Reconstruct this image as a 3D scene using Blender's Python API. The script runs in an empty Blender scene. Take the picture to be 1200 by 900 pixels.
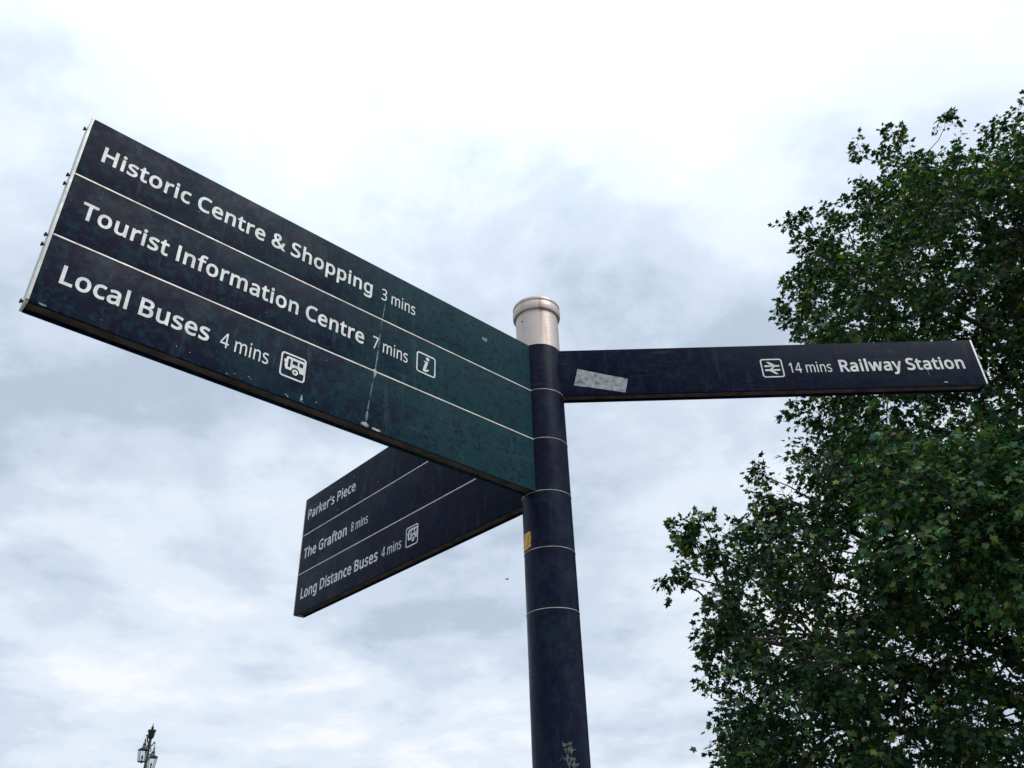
import bpy, bmesh, math, random, json
import numpy as np
from mathutils import Vector, Matrix
R = math.radians
SC = bpy.context.scene
COL = SC.collection

# ---------------------------------------------------------------- camera
EYE = 1.6
F_PX, PITCH, ROLL = 947.62, 0.55973, -0.0341
cam_d = bpy.data.cameras.new('camera')
cam_d.sensor_width = 36.0
cam_d.lens = F_PX * 36.0 / 1200.0
cam_d.clip_start = 0.05
cam_d.clip_end = 5000
cam = bpy.data.objects.new('camera', cam_d)
COL.objects.link(cam)
fw = Vector((0, math.cos(PITCH), math.sin(PITCH)))
rt = Vector((1, 0, 0)); up = rt.cross(fw)
cr, sr = math.cos(ROLL), math.sin(ROLL)
rt2 = rt * cr + up * sr; up2 = up * cr - rt * sr
m = Matrix((rt2, up2, -fw)).transposed().to_4x4()
m.translation = Vector((0, 0, EYE))
cam.matrix_world = m
SC.camera = cam

# ---------------------------------------------------------------- exposure
SC.view_settings.view_transform = 'Standard'
SC.view_settings.look = 'None'
SC.view_settings.exposure = 0.45
SC.view_settings.gamma = 1.0
SC.view_settings.use_curve_mapping = False
SC.render.film_transparent = False

# ---------------------------------------------------------------- sky (bright overcast)
SKY_SHIFT = (33.3, 17.1, 7.47)
SUN_AZ, SUN_EL = 125.0, 50.0
world = bpy.data.worlds.new('World'); SC.world = world
world.use_nodes = True
nt = world.node_tree; nt.nodes.clear()
def N(t, typ, loc=None, **kw):
    n = t.nodes.new(typ)
    for k, v in kw.items():
        if isinstance(v, (int, float, str, bool)) and hasattr(n, k): setattr(n, k, v)
    return n
def noise(t, vec, scale, detail=6, rough=0.55, dist=0.0):
    n = t.nodes.new('ShaderNodeTexNoise')
    n.inputs['Scale'].default_value = scale
    n.inputs['Detail'].default_value = detail
    n.inputs['Roughness'].default_value = rough
    n.inputs['Distortion'].default_value = dist
    if vec is not None: t.links.new(vec, n.inputs['Vector'])
    return n.outputs['Fac']
def ramp(t, fac, stops, interp='EASE'):
    n = t.nodes.new('ShaderNodeValToRGB'); n.color_ramp.interpolation = interp
    e = n.color_ramp.elements
    while len(e) < len(stops): e.new(0.5)
    for i, (p, c) in enumerate(stops):
        e[i].position = p
        e[i].color = (c, c, c, 1) if isinstance(c, (int, float)) else (*c, 1)
    t.links.new(fac, n.inputs['Fac'])
    return n.outputs['Color']
def mix(t, fac, a, b, mode='MIX'):
    n = t.nodes.new('ShaderNodeMix'); n.data_type = 'RGBA'; n.blend_type = mode
    for k, v in ((0, fac), (6, a), (7, b)):
        sock = n.inputs[k]
        if isinstance(v, (int, float)): sock.default_value = v if k == 0 else (v, v, v, 1)
        elif isinstance(v, (tuple, list)): sock.default_value = (*v, 1)
        else: t.links.new(v, sock)
    return n.outputs[2]
def mth(t, op, a, b=0.0, clamp=False):
    n = t.nodes.new('ShaderNodeMath'); n.operation = op; n.use_clamp = clamp
    for s, v in ((n.inputs[0], a), (n.inputs[1], b)):
        if isinstance(v, (int, float)): s.default_value = v
        else: t.links.new(v, s)
    return n.outputs[0]
tc = nt.nodes.new('ShaderNodeTexCoord')
sep = nt.nodes.new('ShaderNodeSeparateXYZ'); nt.links.new(tc.outputs['Generated'], sep.inputs[0])
zz = mth(nt, 'ADD', mth(nt, 'MAXIMUM', sep.outputs[2], 0.0), 0.22)
cmb = nt.nodes.new('ShaderNodeCombineXYZ')
nt.links.new(mth(nt, 'DIVIDE', sep.outputs[0], zz), cmb.inputs[0])
nt.links.new(mth(nt, 'DIVIDE', sep.outputs[1], zz), cmb.inputs[1])
cvm = nt.nodes.new('ShaderNodeMapping'); cvm.inputs['Location'].default_value = SKY_SHIFT
nt.links.new(cmb.outputs[0], cvm.inputs[0]); cv = cvm.outputs[0]
big = noise(nt, cv, 0.95, 7, 0.55, 0.25)
mid = noise(nt, cv, 2.6, 8, 0.6, 0.15)
shape = mth(nt, 'ADD', mth(nt, 'MULTIPLY', big, 0.52), mth(nt, 'MULTIPLY', mid, 0.48))
# cloud brightness: thin bright veil towards the hidden sun, greyer blue elsewhere
sd = Vector((math.sin(R(SUN_AZ)) * math.cos(R(SUN_EL)), math.cos(R(SUN_AZ)) * math.cos(R(SUN_EL)), math.sin(R(SUN_EL))))
dp = nt.nodes.new('ShaderNodeVectorMath'); dp.operation = 'DOT_PRODUCT'
nrm = nt.nodes.new('ShaderNodeVectorMath'); nrm.operation = 'NORMALIZE'
nt.links.new(tc.outputs['Generated'], nrm.inputs[0])
nt.links.new(nrm.outputs[0], dp.inputs[0]); dp.inputs[1].default_value = sd
glow = mth(nt, 'MULTIPLY', mth(nt, 'POWER', mth(nt, 'MAXIMUM', dp.outputs['Value'], 0.0), 2.0), 0.05)
shape = mth(nt, 'ADD', shape, glow)
ccol = ramp(nt, shape, [(0.39, (0.39, 0.46, 0.54)), (0.46, (0.485, 0.555, 0.65)), (0.53, (0.575, 0.635, 0.72)), (0.62, (0.70, 0.725, 0.765))])
# an overcast sky is brighter overhead than at the horizon
elv = mth(nt, 'MULTIPLY', mth(nt, 'MAXIMUM', sep.outputs[2], 0.0), 1.0)
zen = mth(nt, 'ADD', mth(nt, 'MULTIPLY', mth(nt, 'POWER', elv, 5.0), 1.15), 0.98)
ccol = mix(nt, 1.0, ccol, zen, 'MULTIPLY')
skyt = nt.nodes.new('ShaderNodeTexSky'); skyt.sky_type = 'NISHITA'; skyt.sun_disc = False
skyt.sun_elevation = R(SUN_EL); skyt.sun_rotation = R(SUN_AZ)
bg1 = nt.nodes.new('ShaderNodeBackground'); nt.links.new(skyt.outputs[0], bg1.inputs[0]); bg1.inputs[1].default_value = 0.12
bg2 = nt.nodes.new('ShaderNodeBackground'); nt.links.new(ccol, bg2.inputs[0]); bg2.inputs[1].default_value = 1.0
mx = nt.nodes.new('ShaderNodeMixShader')
cover = ramp(nt, shape, [(0.34, 0.84), (0.55, 1.0)])
nt.links.new(cover, mx.inputs[0]); nt.links.new(bg1.outputs[0], mx.inputs[1]); nt.links.new(bg2.outputs[0], mx.inputs[2])
wo = nt.nodes.new('ShaderNodeOutputWorld'); nt.links.new(mx.outputs[0], wo.inputs[0])

# ---------------------------------------------------------------- veiled sun
sl = bpy.data.lights.new('sun', 'SUN'); sl.energy = 1.45; sl.angle = R(24); sl.color = (1.0, 0.97, 0.92)
so = bpy.data.objects.new('sun', sl); COL.objects.link(so)
so.rotation_euler = sd.to_track_quat('Z', 'Y').to_euler()

# ---------------------------------------------------------------- helpers
def tag(o, label=None, cat=None, group=None, kind=None):
    if label: o['label'] = label
    if cat: o['category'] = cat
    if group: o['group'] = group
    if kind: o['kind'] = kind
    return o
def empty(name, loc, rz=0.0):
    o = bpy.data.objects.new(name, None); COL.objects.link(o)
    o.location = loc; o.rotation_euler = (0, 0, rz); o.empty_display_size = 0.1
    return o
def link(name, me, mat=None, parent=None, loc=(0, 0, 0), rot=(0, 0, 0), smooth=False, label=None):
    o = bpy.data.objects.new(name, me); COL.objects.link(o)
    if mat and not me.materials: me.materials.append(mat)
    if parent: o.parent = parent
    o.location = loc; o.rotation_euler = rot
    if smooth:
        for p in me.polygons: p.use_smooth = True
    if label: o['label'] = label
    return o
def bm_mesh(name, bm):
    me = bpy.data.meshes.new(name); bm.normal_update(); bm.to_mesh(me); bm.free(); return me
def box(bm, a, b, bev=0.0):
    r = bmesh.ops.create_cube(bm, size=1.0)
    c = [(a[i] + b[i]) / 2 for i in range(3)]; s = [abs(b[i] - a[i]) for i in range(3)]
    for v in r['verts']: v.co = Vector([v.co[i] * s[i] + c[i] for i in range(3)])
    if bev > 0:
        es = list({e for v in r['verts'] for e in v.link_edges})
        bmesh.ops.bevel(bm, geom=es, offset=bev, segments=2, profile=0.7, affect='EDGES')
def lathe(bm, prof, seg=64, cx=0, cy=0):
    rings = []
    for r, z in prof:
        if r < 1e-6: rings.append([bm.verts.new((cx, cy, z))]); continue
        rings.append([bm.verts.new((cx + r * math.cos(2 * math.pi * k / seg), cy + r * math.sin(2 * math.pi * k / seg), z)) for k in range(seg)])
    for a, b in zip(rings, rings[1:]):
        for k in range(seg):
            j = (k + 1) % seg
            if len(a) == 1 and len(b) > 1: bm.faces.new((a[0], b[j], b[k]))
            elif len(b) == 1 and len(a) > 1: bm.faces.new((a[k], a[j], b[0]))
            elif len(a) > 1: bm.faces.new((a[k], a[j], b[j], b[k]))
def tube(bm, pts, rads, seg=6):
    pts = [Vector(p) for p in pts]; prev = None
    for i, p in enumerate(pts):
        t = (pts[min(i + 1, len(pts) - 1)] - pts[max(i - 1, 0)]).normalized()
        a = t.orthogonal().normalized() if prev is None else (prev[1] - t * prev[1].dot(t)).normalized()
        b = t.cross(a)
        ring = [bm.verts.new(p + (a * math.cos(2 * math.pi * k / seg) + b * math.sin(2 * math.pi * k / seg)) * rads[i]) for k in range(seg)]
        if prev:
            for k in range(seg):
                j = (k + 1) % seg
                bm.faces.new((prev[0][k], prev[0][j], ring[j], ring[k]))
        else: bm.faces.new(ring[::-1])
        prev = (ring, a)
    bm.faces.new(prev[0])
def shade(me, deg=35):
    for p in me.polygons: p.use_smooth = True
    try: me.set_sharp_from_angle(angle=R(deg))
    except Exception: pass
    return me

# ---------------------------------------------------------------- materials
def material(name):
    mt = bpy.data.materials.new(name); mt.use_nodes = True
    t = mt.node_tree; b = t.nodes['Principled BSDF']
    return mt, t, b
def bump(t, b, h, strength=0.2, dist=0.002):
    n = t.nodes.new('ShaderNodeBump'); n.inputs['Strength'].default_value = strength; n.inputs['Distance'].default_value = dist
    t.links.new(h, n.inputs['Height']); t.links.new(n.outputs[0], b.inputs['Normal'])
def objco(t, scale=(1, 1, 1), loc=(0, 0, 0)):
    c = t.nodes.new('ShaderNodeTexCoord'); mp = t.nodes.new('ShaderNodeMapping')
    mp.inputs['Scale'].default_value = scale; mp.inputs['Location'].default_value = loc
    t.links.new(c.outputs['Object'], mp.inputs[0]); return mp.outputs[0]

def paint(name, teal, seed=0.0, rough=0.42, dirt=0.5, spec=0.05, sheen=None, grime=0.35):
    """weathered dark blue vinyl-faced sign panel; sheen = (x0, x1) of sky reflection and some fading, painted as a teal ramp along the board"""
    mt, t, b = material(name)
    v = objco(t, loc=(seed, seed * 1.7, seed * .3))
    blot = noise(t, v, 9.0, 9, 0.68, 0.3)
    grain = noise(t, v, 75.0, 6, 0.75)
    grain2 = noise(t, objco(t, loc=(seed + 7, 3, 1)), 42.0, 6, 0.8)
    cloud = noise(t, v, 2.4, 6, 0.65)
    drip = noise(t, objco(t, (4.5, 4.5, 0.7), (seed, 0, 0)), 9.0, 7, 0.65, 0.3)
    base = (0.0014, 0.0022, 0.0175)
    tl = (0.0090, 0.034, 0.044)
    if sheen:
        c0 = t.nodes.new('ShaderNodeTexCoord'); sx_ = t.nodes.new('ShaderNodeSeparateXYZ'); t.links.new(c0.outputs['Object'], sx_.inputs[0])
        u = mth(t, 'DIVIDE', mth(t, 'SUBTRACT', sx_.outputs[0], sheen[0]), sheen[1] - sheen[0], False)
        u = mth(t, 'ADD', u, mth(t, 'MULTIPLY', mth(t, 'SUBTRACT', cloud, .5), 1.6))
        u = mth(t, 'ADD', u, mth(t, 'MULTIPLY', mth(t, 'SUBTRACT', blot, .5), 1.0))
        k = ramp(t, u, [(0.05, 0.0), (1.0, 1.0)])  # teal towards the post: sky reflection painted into the colour, with some fading
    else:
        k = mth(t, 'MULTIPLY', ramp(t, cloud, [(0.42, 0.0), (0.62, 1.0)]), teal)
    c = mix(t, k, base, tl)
    # mottled dirt: lighter grey-teal, purple-brown and black specks
    c = mix(t, mth(t, 'MULTIPLY', ramp(t, grain2, [(0.47, 0.0), (0.60, 1.0)]), .55), c, (0.005, 0.013 + .027 * teal, 0.030 + .024 * teal))
    c = mix(t, mth(t, 'MULTIPLY', ramp(t, noise(t, objco(t, loc=(4 + seed, 2, 1)), 30.0, 7, 0.75), [(0.50, 0.0), (0.62, 1.0)]), 0.34), c, (0.012, 0.0055, 0.017))
    c = mix(t, mth(t, 'MULTIPLY', ramp(t, blot, [(0.52, 0.0), (0.66, 1.0)]), grime), c, (0.014, 0.034, 0.046))
    c = mix(t, mth(t, 'MULTIPLY', ramp(t, grain, [(0.38, 1.0), (0.48, 0.0)]), 0.6), c, (0.0015, 0.002, 0.006))
    c = mix(t, mth(t, 'MULTIPLY', ramp(t, drip, [(0.56, 0.0), (0.72, 1.0)]), dirt), c, (0.038, 0.055, 0.064))
    sc1 = noise(t, objco(t, (1.5, 1.5, 40.0), (seed, 0, 3)), 4.0, 4, 0.6, 0.8)
    msk = ramp(t, noise(t, v, 4.0, 4), [(0.52, 0.0), (0.62, 1.0)])
    scr = mth(t, 'MULTIPLY', ramp(t, sc1, [(0.60, 0.0), (0.64, 1.0)]), msk)
    c = mix(t, mth(t, 'MULTIPLY', scr, 0.10), c, (0.16, 0.19, 0.19))
    t.links.new(c, b.inputs['Base Color'])
    t.links.new(ramp(t, blot, [(0.3, rough - .08), (0.7, rough + 0.16)]), b.inputs['Roughness'])
    b.inputs['Specular IOR Level'].default_value = spec
    bump(t, b, mth(t, 'ADD', grain, mth(t, 'MULTIPLY', blot, 0.7)), 0.12, 0.0008)
    return mt
def simple(name, col, rough=0.5, metal=0.0, var=0.3, scale=20.0, bmp=0.15, bd=0.001):
    mt, t, b = material(name)
    v = objco(t)
    n1 = noise(t, v, scale, 6, 0.6)
    dk = tuple(x * (1 - var) for x in col); lt = tuple(min(1, x * (1 + var * .6)) for x in col)
    t.links.new(ramp(t, n1, [(0.3, dk), (0.7, lt)]), b.inputs['Base Color'])
    b.inputs['Metallic'].default_value = metal
    t.links.new(ramp(t, noise(t, v, scale * 2.3, 5), [(0.3, max(0.03, rough - .1)), (0.7, min(1, rough + .1))]), b.inputs['Roughness'])
    if bmp: bump(t, b, noise(t, v, scale * 3, 4), bmp, bd)
    return mt
M = {}
M['panel_a'] = paint('weathered_teal_navy_panel', 1.0, 0.0, sheen=(-1.12, -.28))
M['panel_b'] = paint('weathered_navy_panel', 0.14, 5.0, dirt=0.3)
M['panel_c'] = paint('grimy_navy_panel', 0.12, 9.0, dirt=0.45, grime=.25)
M['pole'] = paint('navy_pole_paint', 0.10, 13.0, rough=0.36, dirt=0.22, spec=.10)
M['core'] = simple('black_core', (0.012, 0.012, 0.014), 0.55, 0, .4, 30)
M['channel'] = simple('brown_grimy_channel', (0.055, 0.038, 0.035), 0.85, 0, .65, 26, .4, .002)
M['letter'] = simple('off_white_vinyl', (0.58, 0.605, 0.60), 0.5, 0, .24, 45, 0)
M['strip'] = simple('pale_alloy_strip', (0.66, 0.63, 0.59), 0.45, 0.1, .25, 30, .1)
M['trim'] = simple('pale_end_trim', (0.50, 0.51, 0.49), 0.5, 0.1, .25, 24, .2)
M['trim_white'] = simple('white_end_trim', (0.86, 0.86, 0.87), 0.45, 0.0, .08, 24, .1)
M['ring'] = simple('dull_alloy_ring', (0.42, 0.40, 0.37), 0.5, 0.4, .35, 40, .1)
M['screw'] = simple('black_steel', (0.018, 0.020, 0.022), 0.4, .5, .3, 60, 0)
M['iron'] = simple('black_cast_iron', (0.010, 0.011, 0.012), 0.45, .2, .3, 20, .2)
# brushed stainless cap
mt, t, b = material('brushed_stainless'); M['steel'] = mt
v = objco(t, (1, 1, 30)); g = noise(t, v, 12.0, 4)
v3 = objco(t, (1, 1, .08)); stn = noise(t, v3, 20.0, 4, .6)
c = mix(t, ramp(t, stn, [(0.50, 0.0), (0.60, 1.0)]), (0.50, 0.435, 0.40), (0.34, 0.235, 0.20))
c = mix(t, mth(t, 'MULTIPLY', ramp(t, g, [(0.4, 0.0), (0.7, 1.0)]), .25), c, (0.45, 0.42, 0.40))
t.links.new(c, b.inputs['Base Color']); b.inputs['Metallic'].default_value = 0.35
t.links.new(ramp(t, g, [(0.3, 0.38), (0.7, 0.52)]), b.inputs['Roughness'])
bump(t, b, g, .06, .0006)
# stickers
mt, t, b = material('worn_grey_sticker'); M['sticker'] = mt
v = objco(t)
c = ramp(t, noise(t, v, 60, 6, .7), [(0.36, (0.05, 0.06, 0.07)), (0.46, (0.19, 0.215, 0.23)), (0.62, (0.30, 0.33, 0.34))])
t.links.new(c, b.inputs['Base Color']); b.inputs['Roughness'].default_value = .6
mt, t, b = material('yellow_sticker'); M['yellow'] = mt
c = ramp(t, noise(t, objco(t), 90, 5, .6), [(0.35, (0.24, 0.12, 0.01)), (0.5, (0.46, 0.26, 0.02)), (0.65, (0.55, 0.34, 0.04))])
t.links.new(c, b.inputs['Base Color']); b.inputs['Roughness'].default_value = .5
M['residue'] = simple('paper_residue', (0.065, 0.08, 0.08), .8, 0, .7, 120, .3)
M['dropping'] = simple('dried_dropping', (0.30, 0.33, 0.30), .8, 0, .6, 90, .3)
M['drip_thin'] = simple('thin_dried_streak', (0.11, 0.15, 0.145), .7, 0, .6, 50, .1)
# glass of the lanterns
mt, t, b = material('lantern_glass'); M['glass'] = mt
b.inputs['Base Color'].default_value = (.80, .83, .82, 1); b.inputs['Transmission Weight'].default_value = 1.0
b.inputs['Roughness'].default_value = .22; b.inputs['IOR'].default_value = 1.1
# leaves
def leafmat(name, cols, trans):
    mt, t, b = material(name)
    gi = t.nodes.new('ShaderNodeNewGeometry')
    oi = t.nodes.new('ShaderNodeObjectInfo')
    fac = mth(t, 'FRACT', mth(t, 'ADD', gi.outputs['Random Per Island'], oi.outputs['Random']))
    c = ramp(t, fac, cols, 'LINEAR')
    vv = noise(t, objco(t), 9.0, 3)
    c = mix(t, mth(t, 'MULTIPLY', vv, .35), c, (0.03, 0.045, 0.015))
    t.links.new(c, b.inputs['Base Color']); b.inputs['Roughness'].default_value = .42
    b.inputs['Specular IOR Level'].default_value = .2
    tr = t.nodes.new('ShaderNodeBsdfTranslucent')
    t.links.new(mix(t, 1.0, c, (0.9, 1.25, .35), 'MULTIPLY'), tr.inputs[0])
    ms = t.nodes.new('ShaderNodeMixShader'); ms.inputs[0].default_value = trans
    out = t.nodes['Material Output']
    t.links.new(b.outputs[0], ms.inputs[1]); t.links.new(tr.outputs[0], ms.inputs[2]); t.links.new(ms.outputs[0], out.inputs[0])
    return mt
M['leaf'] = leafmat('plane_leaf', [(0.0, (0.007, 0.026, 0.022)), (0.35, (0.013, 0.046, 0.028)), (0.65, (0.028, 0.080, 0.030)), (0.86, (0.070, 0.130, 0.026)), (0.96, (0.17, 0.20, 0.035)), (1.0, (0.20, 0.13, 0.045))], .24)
M['leaf_lit'] = leafmat('sunlit_plane_leaf', [(0.0, (0.030, 0.110, 0.070)), (0.35, (0.060, 0.170, 0.085)), (0.65, (0.110, 0.220, 0.080)), (0.9, (0.20, 0.28, 0.07)), (1.0, (0.28, 0.27, 0.09))], .26)  # brighter leaf colours: sunlight painted in, mostly on the near bough
M['bark'] = simple('plane_bark', (0.06, 0.052, 0.042), .85, 0, .5, 6, .5, .01)
M['twig'] = simple('twig_bark', (0.055, 0.045, 0.035), .8, 0, .3, 20, 0)
M['bird'] = simple('dark_plumage', (0.02, 0.02, 0.022), .7, 0, .3, 20, 0)

# ---------------------------------------------------------------- ground
mt, t, b = material('mown_grass')
v = objco(t)
c = mix(t, noise(t, v, .25, 6, .6), (0.035, 0.06, 0.018), (0.07, 0.085, 0.03))
c = mix(t, ramp(t, noise(t, v, 14, 6, .7), [(.4, 0.0), (.7, .6)]), c, (0.10, 0.10, 0.05))
t.links.new(c, b.inputs['Base Color']); b.inputs['Roughness'].default_value = .95
bump(t, b, noise(t, v, 30, 5, .7), .8, .05)
bm = bmesh.new(); bmesh.ops.create_circle(bm, cap_ends=True, segments=96, radius=2500)
tag(link('ground', bm_mesh('ground', bm), mt), kind='structure')
mt, t, b = material('pale_gravel_path')
v = objco(t)
t.links.new(ramp(t, noise(t, v, 60, 6, .7), [(.3, (0.17, 0.165, 0.15)), (.7, (0.30, 0.29, 0.26))]), b.inputs['Base Color'])
b.inputs['Roughness'].default_value = .9; bump(t, b, noise(t, v, 180, 3), .5, .004)
bm = bmesh.new(); box(bm, (-60, -4.6, -.05), (60, 3.4, 0.006))
tag(link('path', bm_mesh('path', bm), mt, rot=(0, 0, R(8))), kind='structure')

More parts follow.
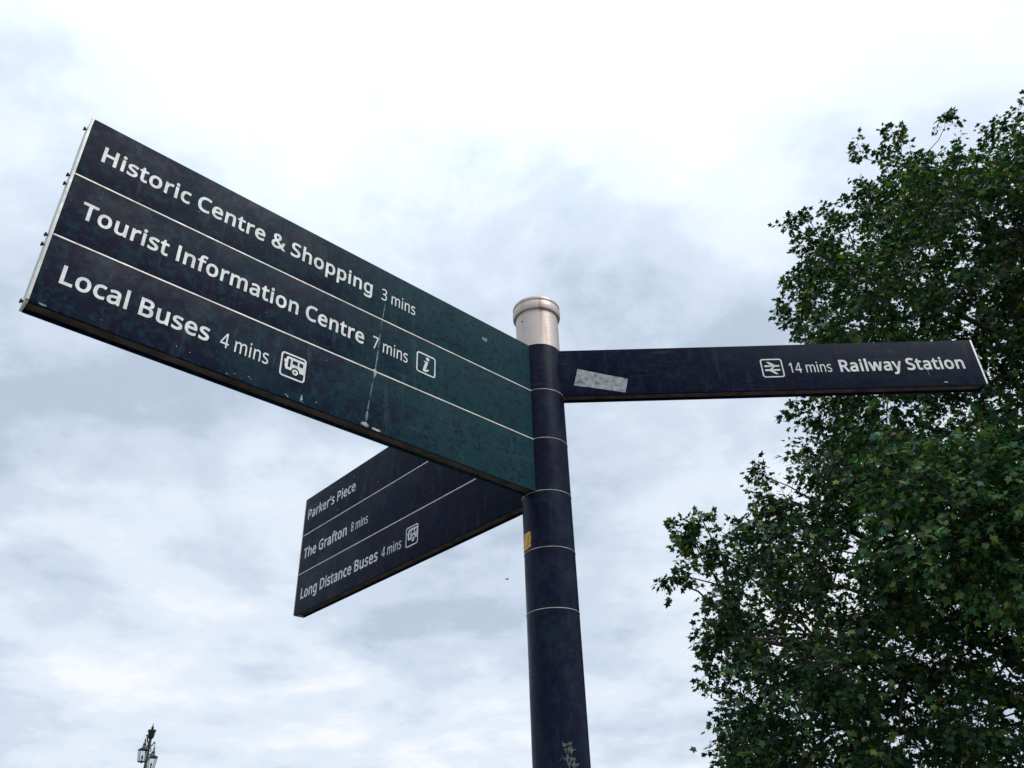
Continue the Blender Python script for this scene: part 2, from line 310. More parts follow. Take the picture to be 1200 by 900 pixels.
# ---------------------------------------------------------------- lettering (outlines of a humanist sans, drawn as thin vinyl)
GL = json.loads(r'''{"&":[513,[[213,508,231,507,248,504,264,500,278,495,290,488,302,479,311,469,319,458,326,445,330,432,333,416,334,400,332,379,327,359,318,341,306,325,291,310,274,296,255,282,234,269,369,139,378,150,386,162,393,175,399,189,404,203,409,218,414,234,418,250,480,250,474,228,468,207,460,186,452,167,443,148,433,131,422,114,409,99,511,0,428,0,367,59,356,49,344,40,332,32,320,25,307,18,294,11,279,6,264,1,249,-2,232,-5,214,-6,195,-7,171,-6,150,-3,129,2,111,9,94,18,80,28,67,41,56,55,48,72,42,89,38,109,37,130,38,147,40,164,44,178,50,192,57,204,66,216,76,228,88,238,100,248,114,258,129,268,145,277,116,312,110,322,103,331,98,341,93,352,89,363,86,374,85,386,84,398,85,415,88,430,93,444,99,457,108,469,118,479,130,488,144,495,159,500,176,504,194,507],[182,239,170,231,159,224,148,217,139,209,131,201,123,193,117,185,111,176,107,166,104,156,102,145,102,132,103,114,108,98,116,83,127,71,142,61,158,53,176,49,197,48,218,49,238,51,257,56,274,62,289,70,303,78,316,88,328,97],[211,457,197,456,184,453,173,449,163,442,155,433,149,423,145,412,144,399,145,387,148,375,152,364,158,353,165,342,174,330,184,318,196,305,215,317,232,329,245,340,255,350,263,362,269,374,272,386,273,400,272,412,269,423,264,433,256,441,247,448,237,453,224,456]]],"'":[158,[[112,500,98,319,60,319,46,500]]],"0":[401,[[366,251,366,221,364,193,361,167,357,142,352,119,345,98,337,79,328,61,317,46,305,32,291,20,276,11,260,3,241,-3,221,-6,200,-7,173,-5,148,1,126,10,107,24,90,41,75,61,62,85,52,112,44,143,39,176,35,212,34,251,35,290,38,326,44,359,51,389,60,416,72,440,87,460,104,477,123,491,146,500,171,506,200,508,226,506,251,500,273,491,293,477,310,460,325,440,338,416,348,389,356,359,362,326,365,290],[96,251,97,218,98,188,102,161,106,137,112,115,119,97,128,81,139,68,151,58,166,51,182,47,200,46,218,47,234,51,248,58,260,68,271,81,280,96,287,115,293,136,298,161,301,188,303,218,304,251,303,284,301,313,298,340,293,364,287,386,280,404,271,420,260,432,248,442,234,449,218,454,200,455,182,454,166,449,151,442,139,432,128,420,119,404,112,386,106,364,102,340,98,313,97,284]]],"1":[401,[[249,0,188,0,188,349,189,384,190,410,191,436,171,417,148,397,95,354,62,395,197,500,249,500]]],"2":[401,[[364,0,34,0,34,51,165,183,183,202,199,219,215,235,228,251,240,265,251,280,260,294,268,308,273,323,277,338,280,354,281,370,279,390,275,407,267,421,256,433,243,442,228,449,211,453,193,454,175,454,158,451,143,447,129,442,115,435,101,427,86,417,72,407,39,448,49,456,60,464,71,471,82,478,94,485,107,490,120,495,133,499,147,503,162,505,177,507,193,507,215,506,236,503,255,498,273,491,289,482,303,471,315,459,325,445,333,429,339,412,343,394,344,374,343,355,340,336,335,318,328,300,319,283,308,266,296,250,283,233,268,216,252,198,234,180,216,162,111,59,111,56,364,56]]],"3":[401,[[345,383,344,367,342,352,338,338,333,325,326,313,317,303,308,293,297,285,284,278,271,272,257,267,242,263,242,261,270,256,294,248,315,237,331,223,344,206,353,187,359,166,361,142,359,121,356,101,349,82,340,65,329,49,315,35,297,22,278,12,255,4,229,-2,201,-6,169,-7,150,-7,131,-6,113,-4,96,-1,79,3,63,7,47,13,32,20,32,78,48,70,64,64,82,58,99,54,117,50,135,47,152,45,169,45,201,46,227,51,249,60,266,71,279,85,289,102,294,122,296,144,295,159,292,172,287,184,280,194,271,203,260,211,247,218,232,223,215,227,197,230,177,231,156,232,108,232,108,284,157,284,177,285,195,287,211,291,226,296,239,303,250,310,260,319,268,329,274,341,279,353,281,365,282,379,281,396,276,411,268,424,258,435,244,444,229,450,211,454,191,455,178,455,166,454,154,452,143,450,132,447,122,444,112,440,103,435,65,413,34,455,48,465,64,475,82,484,100,492,121,498,143,503,166,506,190,507,227,505,259,498,285,487,307,472,324,453,336,432,343,409]]],"4":[401,[[387,113,314,113,314,0,254,0,254,113,15,113,15,166,250,503,314,503,314,169,387,169],[254,326,255,360,256,388,257,414,258,437,255,437,241,408,225,382,75,169,254,169]]],"7":[401,[[95,0,300,444,31,444,31,500,366,500,366,452,163,0]]],"8":[401,[[200,507,221,506,241,504,260,499,277,493,293,486,307,476,320,466,330,453,339,439,345,423,348,406,349,387,349,373,346,359,342,346,336,335,329,324,321,314,312,304,302,295,291,287,279,279,267,272,254,265,269,257,284,249,297,240,310,231,322,222,333,211,342,200,350,188,357,176,362,161,365,146,366,130,364,109,360,90,354,73,345,57,334,43,321,30,306,19,288,10,269,2,248,-3,226,-6,202,-7,176,-6,152,-3,130,2,110,9,93,18,77,29,64,41,54,55,45,71,39,88,36,107,34,127,35,144,38,159,42,174,49,187,56,199,65,210,76,221,87,230,99,239,112,247,125,255,138,261,126,268,115,276,104,284,93,293,84,302,76,312,68,323,62,334,57,346,53,359,51,373,50,388,52,406,55,423,61,439,70,453,81,465,93,476,107,485,123,493,141,499,159,504,179,506],[95,127,96,109,101,93,109,79,120,66,135,56,153,48,175,44,200,42,224,44,245,48,263,56,278,66,290,79,299,94,304,110,305,129,305,141,302,152,298,162,292,172,285,181,277,190,267,198,256,205,244,212,230,219,216,226,200,232,189,236,174,229,161,222,148,215,137,207,127,199,119,191,111,182,105,172,101,162,97,151,95,139],[199,457,180,456,164,453,149,447,136,439,125,428,117,416,112,402,111,385,111,373,114,361,118,351,123,342,130,333,137,326,146,318,156,312,167,306,178,300,190,294,202,289,214,294,226,300,236,305,246,312,255,318,263,326,271,333,277,342,282,351,286,362,288,373,289,385,287,402,282,416,275,428,264,439,251,447,235,453,218,456]]],"B":[455,[[211,500,255,498,293,493,326,484,353,472,374,456,389,434,398,408,401,376,400,362,398,348,394,336,390,324,384,313,376,303,368,294,357,286,346,279,334,273,320,269,305,265,305,262,321,259,335,255,349,250,362,244,374,236,385,228,395,217,403,206,409,193,414,178,416,161,417,142,416,120,412,100,406,82,396,65,385,50,371,37,355,26,336,16,316,9,294,4,270,1,244,0,68,0,68,500],[223,287,253,288,278,292,297,299,312,308,322,319,329,333,334,350,335,369,334,388,328,404,319,418,306,428,290,436,269,442,243,445,214,446,131,446,131,287],[131,235,131,53,232,53,263,55,288,60,309,68,324,79,336,93,344,109,349,127,350,147,349,160,347,172,344,183,339,193,332,203,323,211,313,218,300,224,285,228,268,232,249,234,227,235]]],"C":[443,[[282,452,263,451,244,448,227,444,210,438,195,430,180,421,167,410,155,398,145,384,136,369,128,352,121,334,116,315,112,295,110,273,109,250,110,220,114,192,120,167,129,143,139,121,152,103,168,86,186,73,206,62,229,54,254,50,282,48,298,49,314,50,329,51,344,54,358,57,373,60,387,64,401,68,401,13,387,8,373,4,358,1,343,-2,328,-4,311,-6,292,-7,272,-7,236,-5,202,1,172,11,145,25,121,42,100,63,83,87,68,114,57,144,49,177,44,213,43,251,44,278,47,305,52,330,58,354,67,377,78,398,90,418,105,436,121,452,139,466,158,478,180,488,203,497,228,502,255,506,283,507,302,507,321,505,339,503,357,499,375,495,391,490,406,484,421,478,396,424,384,429,371,434,358,439,344,443,330,447,315,450,299,451]]],"D":[511,[[468,255,467,215,461,178,451,144,437,114,420,88,399,64,375,45,348,29,317,16,284,7,247,2,207,0,68,0,68,500,222,500,259,498,293,493,324,484,353,472,379,456,402,437,422,415,438,390,452,361,461,329,467,294],[402,253,401,285,396,313,390,339,380,362,368,382,353,399,335,414,315,425,293,434,269,441,242,445,213,446,131,446,131,54,199,54,246,57,288,66,323,82,351,104,373,132,389,166,399,206]]],"G":[510,[[285,264,458,264,458,19,438,13,417,7,397,3,376,-1,355,-3,332,-5,308,-7,282,-7,245,-5,211,1,179,11,151,24,126,41,104,62,86,86,70,113,58,143,50,176,44,212,43,250,45,288,50,323,60,356,74,386,91,413,111,437,135,458,162,475,193,489,226,499,262,505,302,507,323,507,343,505,362,503,381,499,400,495,417,490,435,484,451,478,427,423,413,429,399,434,384,439,367,443,351,447,333,450,316,451,298,452,270,450,243,446,218,438,196,427,176,414,158,397,143,379,131,357,121,334,114,308,110,280,109,250,110,221,113,194,119,168,128,145,139,123,153,104,169,87,188,73,211,62,236,54,265,49,297,48,313,48,327,48,341,50,353,51,395,60,395,208,285,208]]],"H":[519,[[450,0,387,0,387,233,131,233,131,0,68,0,68,500,131,500,131,289,387,289,387,500,450,500]]],"I":[237,[[209,0,28,0,28,36,87,50,87,450,28,464,28,500,209,500,209,464,150,450,150,50,209,36]]],"L":[367,[[68,0,68,500,131,500,131,56,349,56,349,0]]],"P":[424,[[200,500,246,498,285,490,317,478,343,461,363,440,377,415,385,386,388,353,387,338,385,323,382,308,378,294,372,280,364,267,355,255,345,243,332,232,318,223,301,215,283,208,263,202,240,198,215,195,188,195,131,195,131,0,68,0,68,500],[195,446,131,446,131,249,181,249,204,249,225,251,244,254,261,259,275,265,288,272,299,281,307,291,314,303,319,317,322,333,323,350,321,373,315,392,305,409,292,422,274,433,252,440,226,445]]],"R":[436,[[206,500,236,499,263,496,287,491,308,484,327,475,344,465,357,452,368,437,377,420,383,401,387,381,388,358,387,339,384,321,380,305,373,291,365,279,357,267,347,258,336,249,324,241,312,235,300,229,288,224,425,0,352,0,230,207,131,207,131,0,68,0,68,500],[202,445,131,445,131,260,206,260,234,261,259,266,279,273,295,284,307,297,316,314,321,333,323,355,322,371,320,385,316,397,310,408,303,417,294,425,283,431,270,436,256,440,240,443,222,445]]],"S":[384,[[352,134,350,112,346,92,339,74,330,58,318,43,303,30,287,19,268,10,247,2,224,-3,199,-6,173,-7,159,-7,146,-6,132,-5,119,-4,107,-3,95,-1,84,1,73,4,63,7,53,10,44,13,36,17,36,77,49,72,64,66,80,61,98,57,117,53,136,50,156,48,176,48,194,48,210,50,225,53,238,57,250,63,260,69,269,77,276,85,281,95,285,105,288,116,289,128,288,140,286,151,283,161,278,169,272,178,264,186,254,193,242,201,228,208,211,215,192,223,171,231,155,237,141,243,127,250,114,257,103,264,92,271,83,279,74,288,67,297,60,307,55,317,50,328,47,339,44,352,43,365,42,380,43,399,47,417,53,433,62,448,73,461,87,473,102,483,119,492,137,498,157,503,179,506,202,507,222,507,241,505,260,503,277,499,294,495,310,490,325,485,340,479,320,425,307,430,293,435,279,440,264,444,248,447,233,450,217,451,200,452,185,451,171,449,159,447,148,443,138,438,129,432,122,425,116,417,112,408,108,399,106,389,106,379,106,367,108,356,112,346,116,337,122,329,130,321,139,314,151,307,163,300,179,293,196,285,215,278,236,270,256,261,273,252,290,243,304,234,316,223,327,211,336,199,343,185,348,170,351,153]]],"T":[389,[[226,0,163,0,163,445,7,445,7,500,382,500,382,445,226,445]]],"a":[393,[[202,382,234,380,261,374,285,365,303,352,318,334,328,312,334,286,336,256,336,0,291,0,279,53,277,53,268,43,260,35,252,27,243,19,234,13,225,7,215,3,204,-1,193,-3,180,-5,166,-7,151,-7,134,-6,119,-4,104,0,90,5,77,12,66,20,56,30,48,42,41,55,36,70,33,86,32,104,35,131,43,154,57,174,76,191,101,204,132,214,169,221,212,224,276,226,276,249,275,270,271,288,264,303,256,314,244,322,231,327,216,331,198,332,184,331,169,330,156,327,142,323,129,319,116,314,104,309,92,303,74,349,86,356,100,362,115,367,132,372,149,376,166,379,184,381],[220,181,188,179,161,174,139,168,123,159,111,148,103,135,98,120,96,104,97,89,101,76,107,66,115,57,126,51,137,46,150,44,165,43,187,44,208,49,227,57,244,69,257,84,267,102,273,124,275,150,275,183]]],"c":[336,[[210,-7,186,-6,163,-2,142,4,121,13,103,25,87,39,73,56,61,76,51,99,44,125,40,154,39,186,40,219,44,248,52,275,62,298,74,319,89,336,106,350,124,362,145,371,167,377,190,381,214,382,229,382,242,381,256,379,270,376,282,373,294,370,304,366,313,362,294,311,255,323,244,325,233,327,223,328,213,328,195,327,178,324,164,319,151,312,139,303,129,292,121,279,114,265,109,248,105,229,103,209,102,186,103,165,105,145,109,127,114,110,121,95,129,82,139,71,150,62,163,55,177,50,192,47,209,46,224,47,238,48,251,50,264,53,275,56,286,60,297,64,307,68,307,13,297,9,287,5,276,1,265,-2,253,-4,240,-6,226,-7]]],"e":[395,[[204,382,228,381,249,377,269,371,287,361,304,350,318,336,330,320,341,302,349,282,355,261,358,238,359,213,359,176,102,176,105,146,111,120,121,97,135,79,152,64,172,54,196,48,222,46,239,46,256,47,271,49,285,52,299,56,313,60,328,65,342,71,342,18,328,12,314,7,300,2,286,-1,271,-4,255,-6,238,-7,219,-7,193,-6,169,-2,146,5,125,15,106,27,89,42,74,59,61,79,51,102,44,127,40,155,39,185,40,215,44,242,50,267,59,291,71,311,84,330,100,345,117,359,137,369,158,376,180,381],[204,332,183,330,164,325,148,316,134,304,123,288,114,270,107,249,104,225,295,225,294,240,292,255,289,268,285,281,279,292,273,302,265,311,255,318,245,324,232,329,219,331]]],"f":[241,[[232,328,138,328,138,0,76,0,76,328,11,328,11,356,76,377,76,399,77,422,80,443,84,461,91,478,99,492,108,504,120,514,132,522,147,528,162,532,180,535,198,536,209,535,220,535,230,534,239,532,271,523,255,475,229,482,222,483,214,484,207,485,199,485,184,484,172,480,162,474,153,465,146,453,142,438,139,420,138,400,138,375,232,375]]],"g":[431,[[193,382,211,381,228,379,244,374,259,368,274,360,287,351,299,339,310,326,314,326,322,375,371,375,371,-6,370,-32,367,-55,361,-76,353,-96,343,-113,330,-127,315,-140,298,-150,278,-158,255,-164,231,-167,203,-168,183,-168,164,-167,146,-165,129,-162,112,-159,96,-155,82,-150,68,-144,68,-88,82,-94,97,-100,113,-105,130,-109,148,-113,167,-115,187,-116,207,-117,229,-115,250,-110,267,-101,283,-89,295,-73,303,-55,308,-34,310,-11,310,4,311,28,312,50,310,50,299,36,288,25,275,15,261,7,246,1,229,-4,212,-6,193,-7,159,-4,128,6,102,22,79,44,62,72,49,105,41,144,39,187,41,229,49,267,62,301,79,329,102,353,128,369,158,379],[201,331,186,329,172,326,159,321,147,314,137,304,128,293,120,280,114,265,109,248,105,229,103,209,102,186,104,154,109,125,117,101,128,80,142,64,159,53,179,46,202,43,216,44,229,45,241,48,251,51,261,55,270,60,278,67,285,74,291,82,297,92,301,102,305,114,307,127,309,141,311,156,311,172,311,187,310,211,308,233,304,253,299,270,293,284,285,297,275,307,263,316,250,322,235,327,219,330]]],"h":[433,[[121,376,120,349,118,324,122,324,128,333,135,341,143,349,152,356,161,362,171,367,182,371,193,375,204,378,215,380,227,381,239,382,261,381,281,378,299,374,315,367,329,359,341,349,352,337,361,323,367,307,372,288,375,267,376,244,376,0,315,0,315,240,314,262,310,280,304,295,295,308,283,318,269,325,251,329,231,331,211,330,194,327,178,322,165,315,154,306,145,295,137,283,131,269,127,252,124,235,122,215,121,194,121,0,60,0,60,532,121,532]]],"i":[181,[[121,375,121,0,60,0,60,375],[91,516,98,516,104,514,110,511,116,507,121,501,124,494,126,486,127,477,126,468,124,460,121,453,116,447,110,443,104,440,98,438,91,438,84,438,77,440,71,443,65,447,61,453,57,460,55,468,55,477,55,486,57,494,61,501,65,507,71,511,77,514,84,516]]],"k":[374,[[120,254,119,225,118,193,120,193,133,209,150,231,165,249,285,375,357,375,205,215,368,0,293,0,163,175,120,138,120,0,60,0,60,532,120,532]]],"l":[181,[[121,0,60,0,60,532,121,532]]],"m":[655,[[471,382,501,380,527,374,549,364,567,350,580,331,590,307,596,278,598,244,598,0,537,0,537,242,536,262,532,280,527,296,519,308,508,318,495,325,479,329,461,331,435,329,414,323,396,313,383,299,372,281,365,260,361,236,359,207,359,0,298,0,298,242,298,256,296,269,294,280,290,291,285,300,279,308,273,315,265,321,256,325,245,328,234,330,221,331,203,330,187,327,174,322,162,315,152,306,143,295,136,283,131,269,126,253,124,235,122,216,121,195,121,0,60,0,60,375,109,375,118,324,122,324,128,334,135,342,143,350,151,357,160,363,169,368,179,372,189,376,200,379,210,381,221,382,232,382,253,381,272,379,290,374,305,367,319,358,330,347,340,334,347,319,351,319,361,334,373,347,387,358,402,367,419,374,436,379,453,381]]],"n":[433,[[240,382,272,380,299,374,323,364,342,350,357,331,367,307,374,278,376,244,376,0,315,0,315,240,314,262,310,280,304,295,295,308,283,318,269,325,251,329,231,331,202,328,178,322,159,311,145,296,135,276,127,253,123,226,121,195,121,0,60,0,60,375,109,375,118,324,122,324,129,334,136,342,144,350,153,357,163,363,173,368,183,372,194,376,205,379,217,381,228,382]]],"o":[424,[[386,188,385,166,383,144,379,124,374,105,367,88,359,72,349,57,339,44,327,32,313,22,299,13,283,6,267,0,249,-4,230,-6,211,-7,193,-6,175,-4,158,0,142,6,127,13,113,22,100,32,88,44,77,57,67,72,59,88,51,105,46,124,42,144,39,166,39,188,40,218,44,246,50,271,60,294,71,314,85,332,101,347,120,360,140,370,163,377,187,381,213,382,238,381,261,377,283,370,303,360,321,347,338,332,352,314,364,294,373,271,380,246,384,218],[102,188,103,167,105,147,109,129,114,112,120,96,129,83,138,71,150,62,163,54,178,48,194,45,212,44,230,45,247,48,261,54,275,62,286,71,296,83,304,96,311,112,316,129,319,147,321,167,322,188,321,210,319,230,315,248,310,265,304,280,295,293,285,304,274,313,261,321,246,326,230,329,211,331,185,328,162,321,143,309,128,293,117,272,109,248,104,220]]],"p":[431,[[238,382,271,379,301,370,327,355,350,334,368,307,382,273,390,234,392,188,391,158,387,130,381,104,373,81,362,60,350,43,335,27,319,15,301,5,281,-1,260,-6,237,-7,223,-7,210,-5,198,-3,186,1,175,5,166,10,156,15,148,21,141,27,133,34,127,40,121,48,117,48,120,18,121,-14,121,-168,60,-168,60,375,110,375,118,324,121,324,127,332,133,340,141,347,148,354,156,360,165,366,175,370,186,375,197,378,210,380,224,382],[227,331,209,330,193,327,178,322,166,316,155,308,146,298,138,287,132,273,128,258,124,241,122,221,121,200,121,188,122,166,124,146,127,127,131,110,137,95,144,82,153,70,164,61,177,54,192,48,209,45,228,44,245,45,260,49,273,55,285,63,295,73,304,85,311,99,318,114,322,131,326,149,328,169,328,189,327,220,322,247,314,271,304,292,289,309,272,321,251,328]]],"r":[289,[[235,382,257,381,279,378,271,321,251,325,230,326,220,326,209,324,199,321,189,317,180,312,171,306,162,299,154,292,147,283,140,274,135,263,130,252,126,240,123,228,122,214,121,200,121,0,60,0,60,375,110,375,117,307,120,307,126,317,133,327,140,336,148,345,157,353,166,360,176,367,187,372,198,377,210,380,222,382]]],"s":[335,[[304,104,303,86,299,70,294,56,286,43,276,31,264,21,250,13,234,6,216,0,197,-4,176,-6,154,-7,135,-7,118,-5,101,-3,86,-1,73,3,60,7,48,12,36,17,36,73,48,67,61,62,75,57,91,52,107,48,123,45,139,43,155,43,177,44,196,46,211,51,223,58,233,66,239,75,243,86,244,98,244,105,242,111,240,117,237,123,232,129,226,134,218,140,209,146,198,151,185,158,169,164,152,171,134,178,118,185,103,192,90,199,77,206,67,214,57,223,50,232,44,243,39,255,37,268,36,283,38,305,45,325,58,342,75,356,96,368,119,376,146,381,176,382,193,382,210,381,225,379,241,376,255,372,269,368,283,363,296,357,275,308,263,313,251,317,238,321,225,325,212,328,199,330,186,331,172,332,154,331,139,329,126,325,114,320,106,313,100,305,96,296,95,286,95,279,97,272,100,266,104,260,109,255,116,249,124,244,134,239,146,234,159,228,174,222,191,215,208,208,224,202,239,195,252,188,264,180,274,172,283,163,291,154,296,143,301,131,303,118]]],"t":[253,[[185,43,214,46,237,51,237,4,232,2,225,0,218,-2,209,-4,200,-5,192,-6,183,-7,174,-7,160,-6,146,-4,133,-1,120,3,108,9,98,17,88,27,80,39,73,52,68,69,65,88,64,109,64,328,11,328,11,357,65,382,90,461,126,461,126,375,235,375,235,328,126,328,126,111,127,95,130,81,135,69,143,60,151,53,161,48,173,44]]],"u":[433,[[373,375,373,0,323,0,314,50,311,50,305,40,297,32,289,24,280,18,270,12,260,7,250,2,239,-1,227,-4,216,-6,204,-7,192,-7,170,-6,151,-3,133,1,117,7,102,16,90,26,79,38,71,52,64,68,59,86,56,107,55,130,55,375,118,375,118,134,119,113,123,95,129,79,138,67,150,57,164,50,181,46,201,44,221,45,239,48,254,53,267,60,278,69,288,79,296,92,301,106,306,122,309,140,311,159,312,180,312,375]]],"w":[550,[[302,212,293,241,286,269,280,293,276,312,273,312,269,293,264,268,257,241,248,211,181,1,111,1,8,376,71,376,123,176,134,135,143,96,148,64,151,64,155,85,161,111,168,139,176,165,242,376,310,376,374,165,384,130,394,95,399,64,402,64,407,94,416,133,427,176,480,376,543,376,438,1,366,1]]],"y":[357,[[1,375,67,375,148,162,161,125,172,91,179,60,182,60,195,105,214,162,291,375,357,375,195,-52,188,-69,181,-85,173,-99,164,-113,155,-125,144,-136,133,-146,121,-154,107,-160,93,-164,76,-167,59,-168,29,-166,8,-162,8,-113,26,-116,49,-118,60,-117,69,-116,78,-113,86,-110,94,-105,101,-100,108,-94,113,-86,119,-79,124,-70,128,-61,132,-51,152,-1]]],"\u2019":[123,[[114,492,98,439,77,382,54,328,8,328,19,370,28,416,37,460,43,500,109,500]]]}''')
from mathutils.geometry import delaunay_2d_cdt
def area(lp): return sum(lp[i - 1][0] * lp[i][1] - lp[i][0] * lp[i - 1][1] for i in range(len(lp))) / 2
def winding(lp, p):
    w = 0; n = len(lp)
    for i in range(n):
        (x1, y1), (x2, y2) = lp[i], lp[(i + 1) % n]
        if (y1 > p[1]) != (y2 > p[1]) and p[0] < (x2 - x1) * (p[1] - y1) / (y2 - y1) + x1: w += 1 if y2 > y1 else -1
    return w
def flat_curve(loops, name, rule='evenodd', thick=0.0003):
    """flat shape in board X-Z, facing -Y, front at y=-thick, back at y=+thick, sides closed"""
    xs = [p[0] for l in loops for p in l]; ys = [p[1] for l in loops for p in l]
    k = 100.0 / max(max(xs) - min(xs), max(ys) - min(ys), 1e-9)
    clusters = []                                   # loops whose boxes meet are filled together
    for lp in loops:
        bb = [min(p[0] for p in lp), max(p[0] for p in lp), min(p[1] for p in lp), max(p[1] for p in lp)]
        hit = [c for c in clusters if not (bb[0] > c[0][1] or bb[1] < c[0][0] or bb[2] > c[0][3] or bb[3] < c[0][2])]
        new = [bb, [lp]]
        for c in hit:
            clusters.remove(c); new[1] += c[1]
            new[0] = [min(new[0][0], c[0][0]), max(new[0][1], c[0][1]), min(new[0][2], c[0][2]), max(new[0][3], c[0][3])]
        clusters.append(new)
    V = []; Fc = []
    for _, grp in clusters:
        vs = [Vector((p[0] * k, p[1] * k)) for q in grp for p in q]; ed = []; o_ = 0
        for q in grp:
            ed += [(o_ + i, o_ + (i + 1) % len(q)) for i in range(len(q))]; o_ += len(q)
        vv, _e, ff, *_r = delaunay_2d_cdt(vs, ed, [], 0, 1e-4)
        kept = []
        for t in ff:
            c = (sum(vv[i].x for i in t) / 3 / k, sum(vv[i].y for i in t) / 3 / k)
            ws = [winding(q, c) for q in grp]
            if (sum(ws) != 0) if rule == 'nonzero' else (sum(abs(x) % 2 for x in ws) % 2):
                a_, b_, c_ = (vv[i] for i in t)
                cr_ = (b_.x - a_.x) * (c_.y - a_.y) - (c_.x - a_.x) * (b_.y - a_.y)
                if abs(cr_) > 1e-9: kept.append(tuple(t) if cr_ > 0 else tuple(t[::-1]))
        o = len(V); n = len(vv)
        V += [(p.x / k, -thick, p.y / k) for p in vv] + [(p.x / k, thick, p.y / k) for p in vv]
        he = {(t[i], t[(i + 1) % 3]) for t in kept for i in range(3)}
        for t in kept: Fc.append(tuple(o + i for i in t)); Fc.append(tuple(o + n + i for i in t[::-1]))
        for a_, b_ in he:
            if (b_, a_) not in he: Fc.append((o + a_, o + a_ + n, o + b_ + n, o + b_))
    me = bpy.data.meshes.new(name); me.from_pydata(V, [], Fc); me.validate(); me.update()
    return me
GL['I'] = [196, [[66, 0, 130, 0, 130, 500, 66, 500]]]
def embolden(lp, w):
    """move every outline point outwards by w (holes shrink: their winding is opposite)"""
    n = len(lp); out = []
    for i in range(n):
        p = Vector(lp[i]); a = (p - Vector(lp[i - 1])).normalized(); b = (Vector(lp[(i + 1) % n]) - p).normalized()
        na = Vector((-a.y, a.x)); nb = Vector((-b.y, b.x)); m_ = na + nb
        if m_.length < .3: m_ = na
        m_ = m_.normalized(); m_ = m_ * (w / max(.55, m_.dot(na)))
        out.append((p.x + m_.x, p.y + m_.y))
    return out
def text_loops(s, cap, width, extra=0.0, bold=0.0):
    k = cap / 500.0; x = 0.0; loops = []
    for ch in s:
        if ch == ' ': x += 180 + extra; continue
        adv, g = GL[ch]
        gl = []
        for lp in g:
            q = []
            for i in range(0, len(lp), 2):
                if not q or abs(q[-1][0] - lp[i]) + abs(q[-1][1] - lp[i + 1]) > 2: q.append((lp[i], lp[i + 1]))
            if abs(q[0][0] - q[-1][0]) + abs(q[0][1] - q[-1][1]) <= 2: q.pop()
            gl.append(q)
        if bold:
            big = max(gl, key=lambda l: abs(area(l))); sg = -1 if area(big) > 0 else 1
            gl = [embolden(l, sg * bold) for l in gl]
        for q in gl: loops.append([(x + a, b) for a, b in q])
        x += adv + extra + 1.6 * bold
    xs = [p[0] for lp in loops for p in lp]; x0, x1 = min(xs), max(xs)
    kx = width / (x1 - x0)
    return [[((px - x0) * kx, py * k) for px, py in lp] for lp in loops], kx / k
def rounded(x0, y0, x1, y1, r, n=6):
    P = []
    for cx, cy, a in ((x1 - r, y1 - r, 0), (x0 + r, y1 - r, 90), (x0 + r, y0 + r, 180), (x1 - r, y0 + r, 270)):
        for i in range(n + 1):
            q = R(a + 90 * i / n); P.append((cx + r * math.cos(q), cy + r * math.sin(q)))
    return P
def circ(cx, cy, r, n=24): return [(cx + r * math.cos(2 * math.pi * i / n), cy + r * math.sin(2 * math.pi * i / n)) for i in range(n)]
def frame_loops(lw=.055): return [rounded(0, 0, 1, 1, .13), rounded(lw, lw, 1 - lw, 1 - lw, .085)]
def pictogram(kind):
    L = frame_loops(.06)
    layers = [L]
    if kind == 'info':
        layers.append([circ(.575, .79, .088)])
        layers.append([[(.36, .60), (.40, .645), (.50, .655), (.615, .655), (.50, .27), (.50, .235), (.53, .23), (.63, .30), (.655, .255), (.56, .16), (.46, .125), (.37, .135), (.34, .18), (.355, .25), (.455, .58), (.43, .60)]])
    if kind == 'bus':
        arch = [(.47 + .165 * math.cos(R(a)) + .13, .33 + .165 * math.sin(R(a))) for a in range(180, -1, -15)]
        body = [(.20, .36), (.17, .42), (.165, .60), (.13, .62), (.13, .70), (.20, .74), (.22, .83), (.27, .865), (.943, .865), (.943, .33)] + arch[::-1] + [(.22, .33)]
        layers.append([body, rounded(.285, .43, .385, .78, .02), rounded(.46, .60, .665, .765, .02), rounded(.73, .60, .885, .765, .02)])
        layers.append([circ(.60, .31, .115), circ(.60, .31, .045, 14)])
    if kind == 'rail':
        def stroke(a, b, w):
            a = Vector(a); b = Vector(b); d = (b - a).normalized(); n = Vector((-d.y, d.x)) * w / 2
            return [tuple(a + n), tuple(b + n), tuple(b - n), tuple(a - n)]
        layers.append([[(.16, .565), (.84, .565), (.84, .655), (.16, .655)]])
        layers.append([[(.16, .345), (.84, .345), (.84, .435), (.16, .435)]])
        layers.append([[(.27, .83), (.40, .83), (.66, .655), (.66, .62), (.56, .60), (.50, .60)]])
        layers.append([[(.56, .60), (.67, .60), (.45, .40), (.34, .40)]])
        layers.append([[(.34, .38), (.47, .40), (.73, .17), (.60, .17), (.35, .345)]])
    return layers
def pictogram_mesh(kind, size):
    bm = bmesh.new()
    for i, L in enumerate(pictogram(kind)):
        me = flat_curve([[(x * size, y * size) for x, y in lp] for lp in L], 'pictogram', 'evenodd', .0003 + i * .00006)
        bm.from_mesh(me); bpy.data.meshes.remove(me)
    return bm_mesh('pictogram', bm)

# ---------------------------------------------------------------- the fingerpost
S = 0.15; PR = 0.0637
PX, PY, Z0 = 0.0795, 1.939, 1.3058 + EYE
post = tag(empty('fingerpost', (PX, PY, 0.006)), 'dark blue fingerpost with steel cap and three direction boards', 'signpost')
ZB = Z0 - 0.006
